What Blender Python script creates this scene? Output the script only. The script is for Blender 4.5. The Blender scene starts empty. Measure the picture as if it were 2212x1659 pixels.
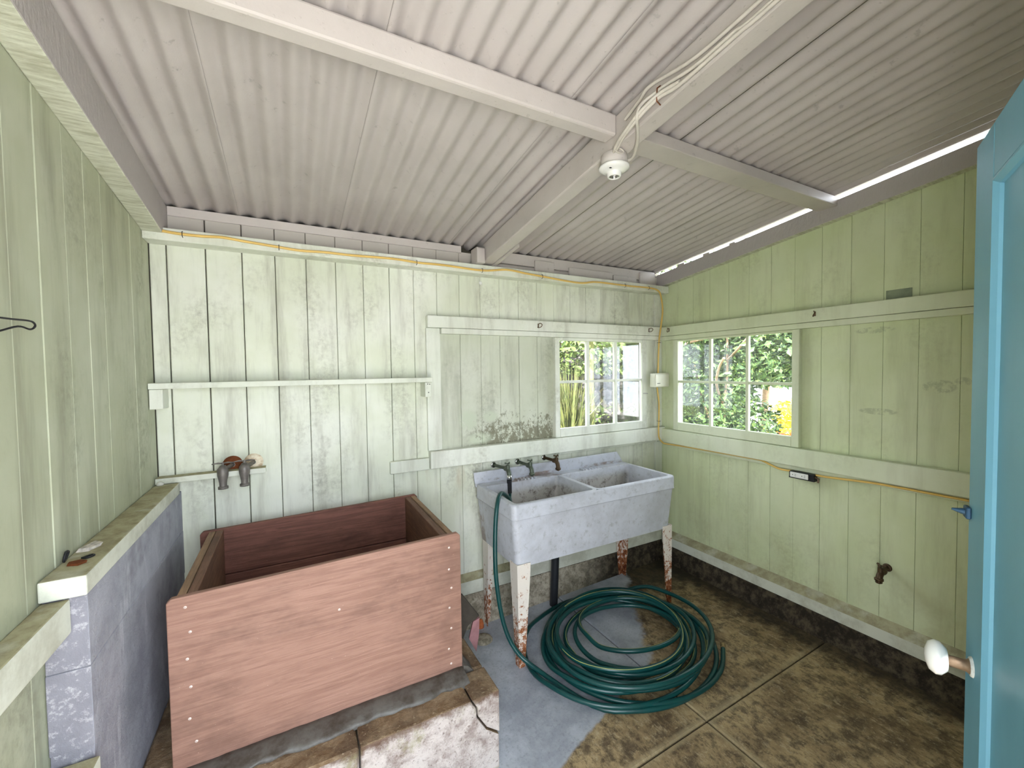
import bpy, math, random
from mathutils import Vector, Matrix

scene = bpy.context.scene
COL = scene.collection
PI = math.pi

# ------------------------------------------------------------------ camera
FPX = 895.0
def look(yaw, pitch, roll):
    w = Vector((math.sin(yaw)*math.cos(pitch), math.cos(yaw)*math.cos(pitch), -math.sin(pitch)))
    r0 = Vector((math.cos(yaw), -math.sin(yaw), 0)); u0 = r0.cross(w)
    r = math.cos(roll)*r0 + math.sin(roll)*u0
    u = -math.sin(roll)*r0 + math.cos(roll)*u0
    return Matrix((( r.x, u.x, -w.x), (r.y, u.y, -w.y), (r.z, u.z, -w.z)))
cd = bpy.data.cameras.new('camera'); cam = bpy.data.objects.new('camera', cd); COL.objects.link(cam)
cd.sensor_fit = 'HORIZONTAL'; cd.sensor_width = 36.0; cd.lens = 36.0*FPX/2212.0
cd.clip_start = 0.02; cd.clip_end = 200
cam.matrix_world = Matrix.Translation((-2.66, -2.40, 1.52)) @ look(math.radians(28.146), math.radians(1.912), math.radians(-0.8125)).to_4x4()
scene.camera = cam

# ------------------------------------------------------------------ world, sun, portals, exposure
SKY = 4.0
SUN = 12.0
wd = bpy.data.worlds.new('world'); scene.world = wd; wd.use_nodes = True
bg = wd.node_tree.nodes['Background']; bg.inputs[0].default_value = (0.86, 0.93, 1.03, 1); bg.inputs[1].default_value = SKY
sl = bpy.data.lights.new('sun', 'SUN'); sl.energy = SUN; sl.angle = math.radians(1.0); sl.color = (1.0, 0.98, 0.97)
so = bpy.data.objects.new('sun', sl); COL.objects.link(so)
so.rotation_euler = Vector((-0.62, -0.30, 0.85)).to_track_quat('Z', 'Y').to_euler()
def portal(loc, normal, sx, sy):
    l = bpy.data.lights.new('portal', 'AREA'); l.shape = 'RECTANGLE'; l.size = sx; l.size_y = sy
    l.cycles.is_portal = True
    o = bpy.data.objects.new('portal', l); COL.objects.link(o); o.location = loc
    o.rotation_euler = (-Vector(normal)).to_track_quat('Z', 'Y').to_euler()
portal((-2.57, -2.52, 1.0), (0, 1, 0), 0.82, 2.1)
portal((-0.62, 0.10, 1.40), (0, -1, 0), 0.86, 0.70)
portal((0.10, -0.60, 1.40), (-1, 0, 0), 0.92, 0.70)
scene.view_settings.view_transform = 'Standard'; scene.view_settings.look = 'None'
scene.view_settings.gamma = 1.0; scene.view_settings.use_curve_mapping = False
scene.view_settings.exposure = 1.75
scene.cycles.use_denoising = True
scene.cycles.max_bounces = 8; scene.cycles.diffuse_bounces = 6
scene.cycles.glossy_bounces = 3; scene.cycles.transparent_max_bounces = 12
scene.cycles.sample_clamp_indirect = 10.0
scene.cycles.use_adaptive_sampling = True; scene.cycles.adaptive_threshold = 0.03
scene.cycles.use_light_tree = False; scene.cycles.caustics_reflective = False; scene.cycles.caustics_refractive = False

# ------------------------------------------------------------------ material helpers
def lin(c):
    c /= 255.0
    return c/12.92 if c <= 0.04045 else ((c+0.055)/1.055)**2.4
def S(r, g, b): return (lin(r), lin(g), lin(b), 1.0)

class G:
    """tiny node-graph helper"""
    def __init__(s, name):
        s.m = bpy.data.materials.new(name); s.m.use_nodes = True
        s.t = s.m.node_tree; s.b = s.t.nodes['Principled BSDF']; s.o = s.t.nodes['Material Output']
        s.geo = None
    def n(s, kind, **kw):
        q = s.t.nodes.new(kind)
        for k, v in kw.items(): setattr(q, k, v)
        return q
    def put(s, sock, v):
        if isinstance(v, bpy.types.NodeSocket): s.t.links.new(v, sock)
        elif v is not None:
            if sock.type == 'RGBA' and isinstance(v, (int, float)): v = (v, v, v, 1)
            sock.default_value = v
    def pos(s):
        if s.geo is None: s.geo = s.n('ShaderNodeNewGeometry')
        return s.geo.outputs['Position']
    def normal(s):
        s.pos(); return s.geo.outputs['True Normal']
    def obj(s):
        return s.n('ShaderNodeTexCoord').outputs['Object']
    def rnd(s):
        return s.n('ShaderNodeObjectInfo').outputs['Random']
    def xyz(s, v=None):
        q = s.n('ShaderNodeSeparateXYZ'); s.put(q.inputs[0], v if v is not None else s.pos()); return q.outputs
    def vec(s, x, y, z):
        q = s.n('ShaderNodeCombineXYZ')
        for i, v in enumerate((x, y, z)): s.put(q.inputs[i], v)
        return q.outputs[0]
    def scale(s, v, k):
        q = s.n('ShaderNodeVectorMath', operation='MULTIPLY'); s.put(q.inputs[0], v); q.inputs[1].default_value = k; return q.outputs[0]
    def offset(s, v, w):
        q = s.n('ShaderNodeVectorMath', operation='ADD'); s.put(q.inputs[0], v); s.put(q.inputs[1], w); return q.outputs[0]
    def noise(s, scale, detail=4.0, rough=0.6, vec=None, dist=0.0):
        q = s.n('ShaderNodeTexNoise'); s.put(q.inputs['Vector'], vec if vec is not None else s.pos())
        q.inputs['Scale'].default_value = scale; q.inputs['Detail'].default_value = detail
        q.inputs['Roughness'].default_value = rough; q.inputs['Distortion'].default_value = dist
        return q.outputs['Fac']
    def voro(s, scale, vec=None, feature='F1'):
        q = s.n('ShaderNodeTexVoronoi', feature=feature); s.put(q.inputs['Vector'], vec if vec is not None else s.pos())
        q.inputs['Scale'].default_value = scale; return q.outputs['Distance']
    def math(s, op, a, b=None, c=None):
        q = s.n('ShaderNodeMath', operation=op); s.put(q.inputs[0], a)
        if b is not None: s.put(q.inputs[1], b)
        if c is not None: s.put(q.inputs[2], c)
        return q.outputs[0]
    def step(s, v, lo, hi, a=0.0, b=1.0):
        q = s.n('ShaderNodeMapRange'); q.interpolation_type = 'SMOOTHSTEP'; s.put(q.inputs[0], v)
        q.inputs[1].default_value = lo; q.inputs[2].default_value = hi; q.inputs[3].default_value = a; q.inputs[4].default_value = b
        return q.outputs[0]
    def mix(s, f, a, b, mode='MIX'):
        q = s.n('ShaderNodeMix', data_type='RGBA', blend_type=mode); s.put(q.inputs['Factor'], f)
        s.put(q.inputs['A'], a); s.put(q.inputs['B'], b); return q.outputs['Result']
    def blob(s, a, b, a0, b0, ra, rb, lo=0.6, hi=1.0):
        u = s.math('DIVIDE', s.math('SUBTRACT', a, a0), ra); v = s.math('DIVIDE', s.math('SUBTRACT', b, b0), rb)
        d = s.math('SQRT', s.math('ADD', s.math('MULTIPLY', u, u), s.math('MULTIPLY', v, v)))
        return s.step(d, lo, hi, 1.0, 0.0)
    def bump(s, h, strength=0.3, dist=0.004, prev=None):
        q = s.n('ShaderNodeBump'); s.put(q.inputs['Height'], h); q.inputs['Strength'].default_value = strength
        q.inputs['Distance'].default_value = dist
        if prev is not None: s.put(q.inputs['Normal'], prev)
        return q.outputs[0]
    def out(s, col, rough=0.6, normal=None, spec=0.3, metal=0.0):
        s.put(s.b.inputs['Base Color'], col); s.put(s.b.inputs['Roughness'], rough)
        s.b.inputs['Specular IOR Level'].default_value = spec; s.put(s.b.inputs['Metallic'], metal)
        if normal is not None: s.put(s.b.inputs['Normal'], normal)
        return s.m

def wall_paint(name, base, pale, grime, along, amt=0.5, extra=None, streaky=True):
    """old painted boards: streaks along z, grime patches, brush relief"""
    g = G(name); P = g.pos()
    st = g.noise(9.0, 5, 0.65, g.scale(P, (1.0, 1.0, 0.13)))
    big = g.noise(2.1, 4, 0.6); fine = g.noise(38, 5, 0.7)
    c = g.mix(g.step(big, 0.35, 0.68), base, pale)
    c = g.mix(g.math('MULTIPLY', g.step(st, 0.46, 0.74), 0.6*amt), c, grime)
    s2 = g.noise(22.0, 4, 0.6, g.scale(P, (1.0, 1.0, 0.07)))
    c = g.mix(g.math('MULTIPLY', g.step(s2, 0.52, 0.70), 0.35*amt), c, pale)
    pt = g.math('MULTIPLY', g.step(g.noise(3.4, 6, 0.72, g.scale(P, (1, 1, 0.55))), 0.46, 0.74), g.step(fine, 0.34, 0.66))
    c = g.mix(g.math('MULTIPLY', pt, amt*0.8), c, grime)
    c = g.mix(g.math('MULTIPLY', g.step(g.noise(140, 2, 0.6), 0.70, 0.78), 0.35), c, S(120, 118, 104))
    c = g.mix(g.math('MULTIPLY', g.rnd(), 0.10), c, S(140, 140, 118))
    if extra: c = extra(g, c)
    br = g.noise(60, 3, 0.6, g.scale(P, (1, 1, 0.08)))
    nb = g.bump(g.math('ADD', g.math('MULTIPLY', br, 0.6), g.math('MULTIPLY', fine, 0.5)), 0.28, 0.003)
    return g.out(c, 0.62, nb, 0.28)

def plain(name, col, rough=0.5, var=0.12, scale=20, bump=0.15, spec=0.3, metal=0.0, dark=None):
    g = G(name); nz = g.noise(scale, 5, 0.65)
    c = g.mix(g.math('MULTIPLY', g.step(nz, 0.35, 0.72), var*2), col, dark or tuple(x*0.55 for x in col[:3]) + (1,))
    return g.out(c, rough, g.bump(g.noise(scale*4, 3, 0.6), bump, 0.002), spec, metal)

GREY_HI = S(186, 180, 172)
def back_extra(g, c):
    x, y, z = g.xyz()
    # moldy, flaking zone in the recess beside the window
    n1 = g.noise(34, 7, 0.8, g.scale(g.pos(), (1, 1, 0.7))); n2 = g.noise(13, 5, 0.7); n3 = g.noise(5, 3, 0.6)
    reach = g.math('ADD', g.step(z, 1.34, 1.04), g.math('MULTIPLY', g.math('SUBTRACT', n3, 0.5), 0.9))
    side = g.math('MULTIPLY', g.step(x, -1.80, -1.55), g.step(x, -1.05, -1.07))
    inz = g.math('MULTIPLY', g.step(z, 1.03, 1.05), g.step(z, 1.45, 1.35))
    mold = g.math('MULTIPLY', g.math('MULTIPLY', side, inz), g.step(g.math('ADD', n1, g.math('MULTIPLY', reach, 0.22)), 0.60, 0.70))
    c = g.mix(g.math('MULTIPLY', mold, 0.9), c, S(98, 86, 66))
    wh = g.math('MULTIPLY', g.math('MAXIMUM', g.blob(x, z, -1.685, 1.21, 0.085, 0.085, 0.4, 1.0), g.math('MAXIMUM', g.blob(x, z, -1.535, 1.225, 0.07, 0.05, 0.4, 1.0), g.blob(x, z, -1.62, 1.09, 0.12, 0.05, 0.3, 1.0))), g.step(n2, 0.42, 0.48))
    c = g.mix(wh, c, S(208, 216, 196))
    # even grey-green tone over the recess boards
    rec = g.math('MULTIPLY', g.math('MULTIPLY', g.step(x, -1.90, -1.86), g.step(x, -1.02, -1.05)), g.math('MULTIPLY', g.step(z, 1.80, 1.74), g.step(z, 1.02, 1.06)))
    c = g.mix(g.math('MULTIPLY', rec, 0.34), c, S(150, 156, 132))
    # rust runs on the lower boards beside the sink
    low = g.math('MULTIPLY', g.blob(x, z, -1.86, 0.88, 0.24, 0.16, 0.2, 1.0), g.step(g.noise(14, 4, 0.6, g.scale(g.pos(), (1, 1, 0.2))), 0.46, 0.66))
    c = g.mix(g.math('MULTIPLY', low, 0.6), c, S(176, 158, 132))
    # everything above the plate wears the ceiling's grey paint
    c = g.mix(g.step(z, 2.125, 2.127), c, GREY_HI)
    return c
def right_extra(g, c):
    x, y, z = g.xyz()
    n = g.noise(30, 5, 0.7)
    for (y0, z0, ry, rz) in ((-1.392, 1.700, 0.085, 0.017), (-1.412, 1.281, 0.080, 0.017), (-1.640, 1.415, 0.060, 0.032), (-1.72, 1.44, 0.03, 0.02)):
        m = g.math('MULTIPLY', g.blob(y, z, y0, z0, ry, rz, 0.85, 1.1), g.step(n, 0.42, 0.58))
        c = g.mix(g.math('MULTIPLY', m, 0.4), c, S(128, 134, 112))
    d = g.math('MULTIPLY', g.step(z, 0.62, 0.20), g.step(g.noise(4, 5, 0.7), 0.42, 0.7))
    c = g.mix(g.math('MULTIPLY', d, 0.35), c, S(150, 142, 96))
    return c
M = {}
M['back'] = wall_paint('paint_pale_green', S(211, 215, 195), S(227, 229, 217), S(138, 135, 122), 'x', 0.9, back_extra)
M['right'] = wall_paint('paint_green_warm_tint', S(201, 211, 170), S(210, 218, 184), S(140, 142, 108), 'y', 0.5, right_extra)  # green wall paint with a warm light tint put into its colour
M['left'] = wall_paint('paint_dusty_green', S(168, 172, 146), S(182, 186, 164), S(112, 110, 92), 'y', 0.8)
M['trim'] = wall_paint('paint_trim_green', S(214, 218, 203), S(228, 230, 220), S(142, 138, 122), 'x', 0.6)
M['trimr'] = wall_paint('paint_trim_yellow_green', S(206, 214, 184), S(214, 220, 196), S(150, 150, 120), 'y', 0.36)
def ceil_mat(name, a, b, scale):
    g = G(name); n1 = g.noise(3.0, 5, 0.6); n2 = g.noise(60, 4, 0.65); v = g.voro(42)
    c = g.mix(g.step(n1, 0.35, 0.7), a, b)
    c = g.mix(g.math('MULTIPLY', g.step(g.noise(24, 4, 0.7), 0.62, 0.74), 0.35), c, S(120, 114, 106))
    h = g.math('ADD', g.math('MULTIPLY', g.step(v, 0.16, 0.02), 0.7), g.math('MULTIPLY', n2, 0.5))
    return g.out(c, 0.45, g.bump(h, 0.35, 0.003), 0.35)
M['sheet'] = ceil_mat('paint_grey_corrugated', S(188, 181, 178), S(178, 171, 168), 1)
M['beam'] = ceil_mat('paint_grey_timber', S(196, 189, 184), S(186, 179, 174), 1)
def beam_green():
    g = G('paint_two_tone_rafter')
    nz = g.xyz(g.normal())[2]
    n1 = g.noise(26, 4, 0.6, g.scale(g.pos(), (0.5, 3.0, 1)))
    gr = g.mix(g.step(n1, 0.35, 0.7), S(206, 208, 190), S(172, 172, 150))
    c = g.mix(g.step(nz, -0.9, -0.5), gr, S(176, 170, 168))
    return g.out(c, 0.6, g.bump(n1, 0.5, 0.006), 0.25)
M['rafter2'] = beam_green()
def dusty_trim():
    """vertical faces painted, upward faces carry a layer of brown dust"""
    g = G('paint_trim_dusty_top')
    nz = g.xyz(g.normal())[2]; n = g.noise(20, 5, 0.7)
    p = g.mix(g.step(g.noise(6, 5, 0.7), 0.4, 0.7), S(208, 210, 196), S(180, 180, 164))
    d = g.mix(g.step(n, 0.35, 0.68), S(170, 165, 134), S(140, 132, 104))
    return g.out(g.mix(g.math('MULTIPLY', g.step(nz, 0.5, 0.9), g.step(g.noise(11, 4, 0.6), 0.28, 0.5, 0.55, 1.0)), p, d), 0.75, g.bump(n, 0.35, 0.004), 0.2)
M['dusty'] = dusty_trim()
M['gap'] = plain('dark_gap_wood', S(74, 70, 60), 0.9)
M['gapr'] = plain('groove_green_paint', S(160, 168, 124), 0.9)  # yellow-green backing colour behind the board grooves
M['gapl'] = plain('groove_pale_caulk', S(206, 208, 190), 0.8, 0.45, 5, dark=S(96, 92, 78))

# ------------------------------------------------------------------ mesh helpers
class MB:
    def __init__(s): s.v = []; s.f = []; s.mi = []; s.sm = []
    def add(s, vs, fs, mi=0, smooth=False):
        o = len(s.v); s.v += [tuple(p) for p in vs]
        for f in fs: s.f.append(tuple(i+o for i in f)); s.mi.append(mi); s.sm.append(smooth)
        return s
    def box(s, x0, x1, y0, y1, z0, z1, mi=0, bev=0.0):
        if x0 > x1: x0, x1 = x1, x0
        if y0 > y1: y0, y1 = y1, y0
        if z0 > z1: z0, z1 = z1, z0
        if bev <= 0:
            vs = [(x, y, z) for x in (x0, x1) for y in (y0, y1) for z in (z0, z1)]
            return s.add(vs, [(0,1,3,2),(4,6,7,5),(0,4,5,1),(2,3,7,6),(0,2,6,4),(1,5,7,3)], mi)
        b = min(bev, (x1-x0)/2.1, (y1-y0)/2.1, (z1-z0)/2.1)
        vs = []; idx = {}
        for i, x in enumerate((x0, x1)):
            for j, y in enumerate((y0, y1)):
                for k, z in enumerate((z0, z1)):
                    sx, sy, sz = (b, -b)[i], (b, -b)[j], (b, -b)[k]
                    idx[i,j,k,0] = len(vs); vs.append((x, y+sy, z+sz))
                    idx[i,j,k,1] = len(vs); vs.append((x+sx, y, z+sz))
                    idx[i,j,k,2] = len(vs); vs.append((x+sx, y+sy, z))
        I = idx; fs = []
        for i in (0,1): fs.append([I[i,0,0,0],I[i,1,0,0],I[i,1,1,0],I[i,0,1,0]][::(-1 if i == 0 else 1)])
        for j in (0,1): fs.append([I[0,j,0,1],I[1,j,0,1],I[1,j,1,1],I[0,j,1,1]][::(1 if j == 0 else -1)])
        for k in (0,1): fs.append([I[0,0,k,2],I[1,0,k,2],I[1,1,k,2],I[0,1,k,2]][::(-1 if k == 0 else 1)])
        for j in (0,1):
            for k in (0,1): fs.append([I[0,j,k,1],I[1,j,k,1],I[1,j,k,2],I[0,j,k,2]])
        for i in (0,1):
            for k in (0,1): fs.append([I[i,0,k,0],I[i,1,k,0],I[i,1,k,2],I[i,0,k,2]])
        for i in (0,1):
            for j in (0,1): fs.append([I[i,j,0,0],I[i,j,1,0],I[i,j,1,1],I[i,j,0,1]])
        for i in (0,1):
            for j in (0,1):
                for k in (0,1): fs.append([I[i,j,k,0],I[i,j,k,1],I[i,j,k,2]])
        return s.add(vs, fs, mi)
    def prism(s, pts, d, mi=0):
        """polygon pts (3-D, planar) extruded by vector d"""
        n = len(pts); d = Vector(d); a = [Vector(p) for p in pts]; b = [p+d for p in a]
        fs = [tuple(range(n)), tuple(range(2*n-1, n-1, -1))] + [(i, (i+1) % n, n+(i+1) % n, n+i) for i in range(n)]
        return s.add(a+b, fs, mi)
    def rings(s, rings, closed=True, caps=True, mi=0, smooth=True):
        n = len(rings[0]); vs = [p for r in rings for p in r]; fs = []
        for k in range(len(rings)-1):
            for i in range(n if closed else n-1):
                j = (i+1) % n; fs.append((k*n+i, k*n+j, (k+1)*n+j, (k+1)*n+i))
        s.add(vs, fs, mi, smooth)
        if caps:
            s.add(rings[0], [tuple(range(n))[::-1]], mi); s.add(rings[-1], [tuple(range(n))], mi)
        return s
    def tube(s, path, r, n=10, mi=0, caps=True, radii=None):
        P = [Vector(p) for p in path]; m = len(P); rr = radii or [r]*m
        t = []
        for i in range(m):
            d = (P[min(i+1, m-1)] - P[max(i-1, 0)]); t.append(d.normalized() if d.length > 1e-9 else Vector((0,0,1)))
        u = t[0].orthogonal().normalized(); rg = []
        for i in range(m):
            u = (u - t[i]*u.dot(t[i])); u = u.normalized() if u.length > 1e-6 else t[i].orthogonal().normalized()
            w = t[i].cross(u)
            rg.append([P[i] + (u*math.cos(a) + w*math.sin(a))*rr[i] for a in (2*PI*k/n for k in range(n))])
        return s.rings(rg, True, caps, mi)
    def lathe(s, prof, org, axis=(0,0,1), n=24, mi=0, caps=False):
        """prof: (radius, distance along axis)"""
        A = Vector(axis).normalized(); u = A.orthogonal().normalized(); w = A.cross(u); O = Vector(org)
        rg = [[O + A*h + (u*math.cos(2*PI*k/n) + w*math.sin(2*PI*k/n))*max(r, 1e-4) for k in range(n)] for r, h in prof]
        return s.rings(rg, True, caps, mi)
    def mesh(s, name, mats):
        me = bpy.data.meshes.new(name); me.from_pydata(s.v, [], s.f)
        for m in (mats if isinstance(mats, (list, tuple)) else [mats]): me.materials.append(m)
        me.polygons.foreach_set('material_index', s.mi); me.polygons.foreach_set('use_smooth', s.sm)
        me.update(); fix(me); return me
import bmesh
def fix(me):
    bm = bmesh.new(); bm.from_mesh(me); bmesh.ops.recalc_face_normals(bm, faces=bm.faces); bm.to_mesh(me); bm.free()
def smooth_path(pts, k=6):
    P = [Vector(p) for p in pts]; out = []
    for i in range(len(P)-1):
        a, b, c, d = P[max(i-1, 0)], P[i], P[i+1], P[min(i+2, len(P)-1)]
        for j in range(k):
            t = j/k
            out.append(0.5*((2*b) + (c-a)*t + (2*a-5*b+4*c-d)*t*t + (3*b-a-3*c+d)*t**3))
    out.append(P[-1]); return out

def tag(o, label=None, cat=None, group=None, kind=None):
    if label: o['label'] = label
    if cat: o['category'] = cat
    if group: o['group'] = group
    if kind: o['kind'] = kind
    return o
def empty(name, loc, rz=0.0):
    o = bpy.data.objects.new(name, None); COL.objects.link(o); o.location = loc; o.rotation_euler = (0, 0, rz); o.empty_display_size = 0.05
    return o
def obj(name, me, parent=None, loc=(0,0,0)):
    """mesh object; loc is given in the parent's frame (or world when there is none)"""
    o = bpy.data.objects.new(name, me); COL.objects.link(o); o.location = loc
    if parent is not None: o.parent = parent
    return o
def wpart(name, mb, mats, parent):
    """mb holds world coordinates; the parent is an unrotated empty or mesh"""
    base = Vector((0, 0, 0)); p = parent
    while p is not None: base += Vector(p.location); p = p.parent
    mb.v = [(x-base.x, y-base.y, z-base.z) for x, y, z in mb.v]
    return obj(name, mb.mesh(name, mats), parent)
def wthing(name, mb, mats, label, cat, kind=None, group=None, base=None):
    """single-mesh thing built in world coordinates, origin moved to its base"""
    xs = [p[0] for p in mb.v]; ys = [p[1] for p in mb.v]; zs = [p[2] for p in mb.v]
    b = Vector(base or ((min(xs)+max(xs))/2, (min(ys)+max(ys))/2, min(zs)))
    mb.v = [(x-b.x, y-b.y, z-b.z) for x, y, z in mb.v]
    return tag(obj(name, mb.mesh(name, mats), None, b), label, cat, group, kind)

rng = random.Random(7)
SL = 0.12                                   # roof slope: rises towards the front
def roofz(y, c=2.28): return c - SL*y
KF = 0.03065                                # floor falls towards the left
def floorz(x): return KF*x

# ================================================================== THE SETTING
def board_mesh(name, w, z0, z1, axis, gap, mat, cham=0.003, th=0.018, top=None):
    """upright board; width along x ('b': faces -y) or along y ('r': faces -x, 'l': faces +x); origin at its middle, front face"""
    h = w/2-gap/2; c = cham
    prof = [(-h, c), (-h+c, 0), (h-c, 0), (h, c), (h, th), (-h, th)]
    def m(a, d, z):
        return {'b': (a, d, z), 'r': (d, a, z), 'l': (-d, a, z)}[axis]
    t0, t1 = (z1, z1) if top is None else top
    lo = [m(a, d, z0) for a, d in prof]
    hi = [m(a, d, t0+(t1-t0)*((a+h)/(2*h))) for a, d in prof]
    b = MB(); n = 6
    b.add(lo+hi, [tuple(range(n)), tuple(range(2*n-1, n-1, -1))] + [(i, (i+1) % n, n+(i+1) % n, n+i) for i in range(n)])
    return b.mesh(name, mat)

# ---- back wall
wb = MB().box(-3.30, -1.04, 0.019, 0.06, -0.15, 2.262).box(-0.21, 0.06, 0.019, 0.06, -0.15, 2.262) \
    .box(-1.04, -0.21, 0.019, 0.06, -0.15, 1.07).box(-1.04, -0.21, 0.019, 0.06, 1.73, 2.262)
wall_back = wthing('wall_back', wb, M['gap'], 'pale green back wall of upright painted boards', 'wall', 'structure')
BX = [-3.2, -3.139, -2.994, -2.85, -2.711, -2.572, -2.431, -2.293, -2.152, -2.015, -1.876, -1.734, -1.595, -1.461, -1.32, -1.179,
      -1.04, -0.901, -0.763, -0.625, -0.488, -0.35, -0.21, -0.081, 0.0]
GAPS = {-3.139: 0.007, -2.994: 0.0035, -2.85: 0.0045, -2.711: 0.002, -2.572: 0.003, -2.152: 0.0035}
bo = Vector(wall_back.location)
for i in range(len(BX)-1):
    a, b = BX[i], BX[i+1]
    gp = (GAPS.get(a, 0.0016) + GAPS.get(b, 0.0016))/2
    spans = [(-0.12, 2.245)]
    if a >= -1.05 and b <= -0.2: spans = [(-0.12, 1.075), (1.725, 2.245)]
    for (z0, z1) in spans:
        me = board_mesh('wall_board', b-a, z0, z1, 'b', gp, M['back'])
        obj('wall_board', me, wall_back, Vector(((a+b)/2, rng.uniform(-0.0008, 0.0008), 0)) - bo)

# ---- right wall (top follows the roof)
wr = MB()
def rpan(y0, y1, z0, z1=None):
    if z1 is None:
        wr.prism([(0.019, y0, z0), (0.019, y1, z0), (0.019, y1, roofz(y1, 2.19)), (0.019, y0, roofz(y0, 2.19))], (0.035, 0, 0))
    else: wr.box(0.019, 0.054, y0, y1, z0, z1)
rpan(0.06, -0.168, -0.15); rpan(-1.01, -2.5, -0.15); rpan(-0.168, -1.01, -0.15, 1.07); rpan(-0.168, -1.01, 1.735)
wall_right = wthing('wall_right', wr, M['gapr'], 'yellow-green right wall of upright painted boards', 'wall', 'structure')
ro = Vector(wall_right.location)
RY = [0.0, -0.05, -0.168, -0.305, -0.445, -0.589, -0.731, -0.873, -1.01, -1.152, -1.291, -1.43, -1.566, -1.709, -1.85, -1.99, -2.13, -2.27, -2.41]
for i in range(len(RY)-1):
    a, b = RY[i], RY[i+1]
    spans = [(-0.10, None)]
    if a <= -0.16 and b >= -1.02: spans = [(-0.10, 1.075), (1.725, None)]
    for (z0, z1) in spans:
        w = a-b; tp = None if z1 is not None else (roofz(b, 2.19), roofz(a, 2.19))
        me = board_mesh('wall_board', w, z0, z1 or 0, 'r', 0.0008 if i % 3 else 0.0016, M['right'], 0.0012, top=tp)
        obj('wall_board', me, wall_right, Vector((rng.uniform(-0.0006, 0.0006), (a+b)/2, 0)) - ro)

# ---- left wall
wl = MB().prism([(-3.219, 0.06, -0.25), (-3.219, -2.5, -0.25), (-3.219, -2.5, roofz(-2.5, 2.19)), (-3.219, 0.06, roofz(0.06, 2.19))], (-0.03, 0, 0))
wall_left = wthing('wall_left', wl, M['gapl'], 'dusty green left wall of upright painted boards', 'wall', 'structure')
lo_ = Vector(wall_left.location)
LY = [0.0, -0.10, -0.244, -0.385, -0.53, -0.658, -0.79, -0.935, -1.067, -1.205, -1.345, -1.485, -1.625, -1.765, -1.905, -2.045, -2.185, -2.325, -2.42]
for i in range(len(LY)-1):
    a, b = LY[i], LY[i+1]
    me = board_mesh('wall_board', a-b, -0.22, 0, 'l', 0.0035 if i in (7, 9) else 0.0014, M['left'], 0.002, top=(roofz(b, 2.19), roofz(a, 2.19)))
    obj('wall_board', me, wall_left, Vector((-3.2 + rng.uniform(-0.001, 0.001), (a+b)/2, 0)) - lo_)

# ---- front wall with the doorway the camera stands in
wf = MB().box(-3.25, -2.99, -2.50, -2.42, -0.2, 2.56).box(-2.15, 0.05, -2.50, -2.42, -0.2, 2.56).box(-2.99, -2.15, -2.50, -2.42, 2.06, 2.56)
wthing('wall_front', wf, M['left'], 'green front wall around the open doorway', 'wall', 'structure')

# ---- floor: poured slabs with scored joints
def floor_mat():
    g = G('stained_concrete_floor'); x, y, z = g.xyz()
    n1 = g.noise(2.6, 5, 0.7); n2 = g.noise(15, 5, 0.75); n3 = g.noise(70, 3, 0.7)
    c = g.mix(g.step(n1, 0.34, 0.66), S(116, 96, 68), S(172, 150, 112))
    n4 = g.noise(40, 5, 0.8, g.scale(g.pos(), (1.0, 0.45, 1.0)))
    c = g.mix(g.math('MULTIPLY', g.step(n2, 0.44, 0.64), 0.75), c, S(70, 58, 44))
    c = g.mix(g.math('MULTIPLY', g.step(n4, 0.50, 0.62), 0.6), c, S(64, 52, 38))
    c = g.mix(g.math('MULTIPLY', g.step(n4, 0.46, 0.36), 0.5), c, S(184, 168, 138))
    c = g.mix(g.math('MULTIPLY', g.step(n3, 0.60, 0.74), 0.55), c, S(190, 174, 140))
    jx = g.math('ABSOLUTE', g.math('ADD', x, 1.086)); jy = g.math('ABSOLUTE', g.math('ADD', y, 1.231))
    jm = g.math('MULTIPLY', g.step(g.math('MINIMUM', jx, jy), 0.032, 0.012), g.step(n2, 0.30, 0.55))
    c = g.mix(g.math('MULTIPLY', jm, 0.55), c, S(172, 156, 122))
    # dark brown band along the right wall's curb and dark patch in the corner
    w = g.math('ADD', x, g.math('MULTIPLY', g.math('SUBTRACT', n2, 0.5), 0.22))
    c = g.mix(g.math('MULTIPLY', g.step(w, -0.30, -0.14), 0.8), c, S(34, 28, 20))
    cn = g.math('MULTIPLY', g.blob(x, y, -0.25, -0.10, 0.62, 0.42, 0.45, 1.0), g.step(n1, 0.2, 0.5, 0.6, 1.0))
    c = g.mix(g.math('MULTIPLY', cn, 0.82), c, S(44, 38, 28))
    # smooth blue-grey cement skim over the left part
    xb = g.math('ADD', g.math('MULTIPLY_ADD', y, 0.66, -0.44), g.math('MULTIPLY', g.math('MINIMUM', g.math('ADD', y, 0.85), 0.0), 2.6))
    sk = g.step(g.math('ADD', g.math('SUBTRACT', x, xb), g.math('MULTIPLY', g.math('SUBTRACT', n1, 0.5), 0.30)), 0.03, -0.03)
    sc = g.mix(g.step(g.noise(5, 5, 0.65), 0.35, 0.7), S(180, 184, 192), S(144, 148, 157))
    sc = g.mix(g.math('MULTIPLY', g.step(n3, 0.52, 0.66), 0.3), sc, S(112, 114, 118))
    c = g.mix(sk, c, sc)
    r = g.step(sk, 0.0, 1.0, 0.72, 0.42)
    return g.out(c, r, g.bump(g.math('ADD', n2, g.math('MULTIPLY', n3, 0.6)), 0.4, 0.004), 0.35)
M['floor'] = floor_mat(); M['joint'] = plain('joint_dirt', S(58, 50, 40), 0.95)
fb = MB().prism([(-3.3, 0.08, floorz(-3.3)-0.012), (0.06, 0.08, floorz(0.06)-0.012), (0.06, 0.08, -0.30), (-3.3, 0.08, -0.30)], (0, -2.62, 0))
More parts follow.
